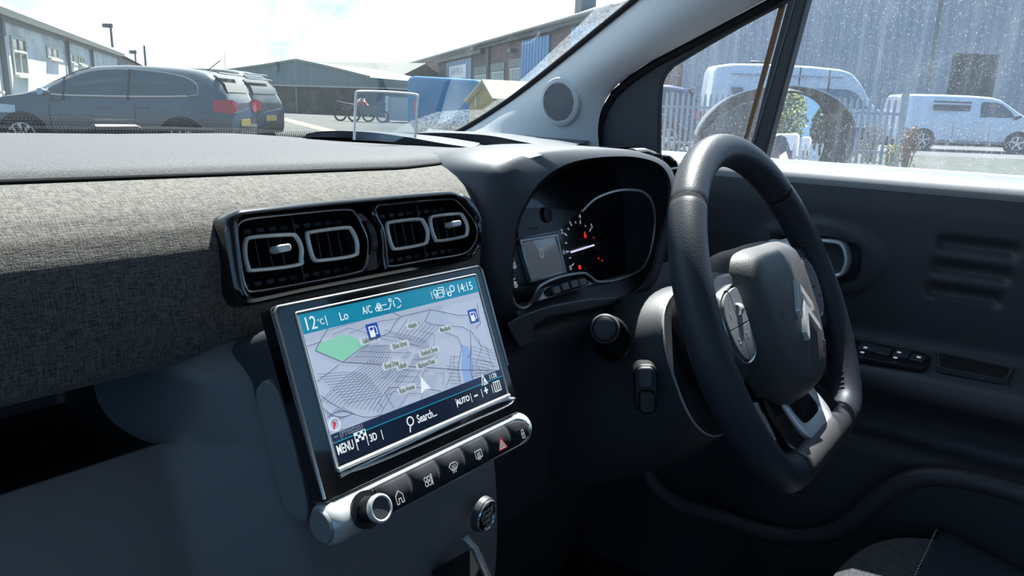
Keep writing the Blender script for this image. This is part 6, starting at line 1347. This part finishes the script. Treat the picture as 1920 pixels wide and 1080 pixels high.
cbx = Fr(bvan, fr_m.A, (0, 0, 1)); hb_ = mH(1480, 250, 24)
def mbox(px0, px1, py, D, dep, col, name, label, cat):
    a, b = mG(px0, py, D), mG(px1, py, D); f_ = Fr((a+b)/2, b-a, (0, 0, 1)); f_ = f_ if f_.N@(Pw-f_.O) > 0 else Fr(f_.O, -f_.A, f_.B); L_ = np.linalg.norm(b-a); h = mH((px0+px1)/2, py, D)
    t = thing(name, label, cat, f_.P(0, 0), W_)
    m_ = MB(); m_.prism(rrect(L_, h-.5, .12, 4, 0, (h-.5)/2+.5), -dep, 0, f_); build(m_, 'body', col, t, sp=W_, bevel=.05)
    for a_ in (-L_*.3, L_*.3):
        m_ = MB(); m_.lathe([(.02, -.2), (.36, -.2), (.36, .01), (.2, .02), (.02, .02)], f_.at(a_, .36), 20); build(m_, 'wheel', M_tyre, t, sp=W_)
    m_ = MB(); m_.box((0, h*.58, .01), (L_*.55, h*.2, .02), f_); build(m_, 'window', M_cgl, t, sp=W_, smooth=0)
    return t
mbox(1452, 1500, 250, 24, 5, M_vw, 'box_truck', 'white box truck reflected in the left of the side mirror', 'truck')
mbox(1502, 1522, 256, 30, 4, M_vw, 'white_lorry', 'white lorry reflected farther off in the side mirror', 'truck')
mbox(1462, 1520, 300, 20, 2, M_vw, 'parked_car', 'white car behind the fence reflected low in the side mirror', 'car')
def tree(px_, py_top, D, r_, label, seed, cols):
    random.seed(seed); b_ = mG(px_, 260, D); h = mH(px_, py_top, D); t = thing('tree', label, 'tree', b_, W_)
    m_ = MB(); m_.tube([b_, b_+V(0, 0, h*.5), b_+V(.2, .1, h*.85)], [.28, .2, .06], seg=8); build(m_, 'trunk', pm('bark', (.14, .11, .08), .9), t, sp=W_)
    m_ = MB()
    for i in range(3800):
        z = h*(.16+.86*random.random()); e = math.sin(math.pi*min(1, max(0, (z/h-.08)/.98)))**.6; u = random.uniform(0, 6.28); q = r_*e*random.random()**.4
        c = b_+V(q*math.cos(u), q*math.sin(u), z); A1 = nrm(V(*[random.uniform(-1, 1) for _ in range(3)])); B1 = nrm(np.cross(A1, V(*[random.uniform(-1, 1) for _ in range(3)]))); l = random.uniform(.08, .20)
        i0 = m_.add([c-A1*l, c+B1*l*.6, c+A1*l, c-B1*l*.6]); m_.mi = random.randrange(len(cols)); m_.face(range(i0, i0+4))
    build(m_, 'foliage', cols, t, sp=W_, smooth=0)
TG = [pm('tree leaf', (.10, .17, .05), .7), pm('tree leaf yellow', (.25, .26, .07), .7), pm('tree leaf dark', (.05, .09, .035), .7)]
tree(1462, 140, 62, 2.0, 'tall yellow green tree on the left of the mirror reflection', 1, TG)
tree(1560, 190, 52, 1.35, 'darker tree on the right edge of the mirror reflection', 2, [TG[0], TG[2]])
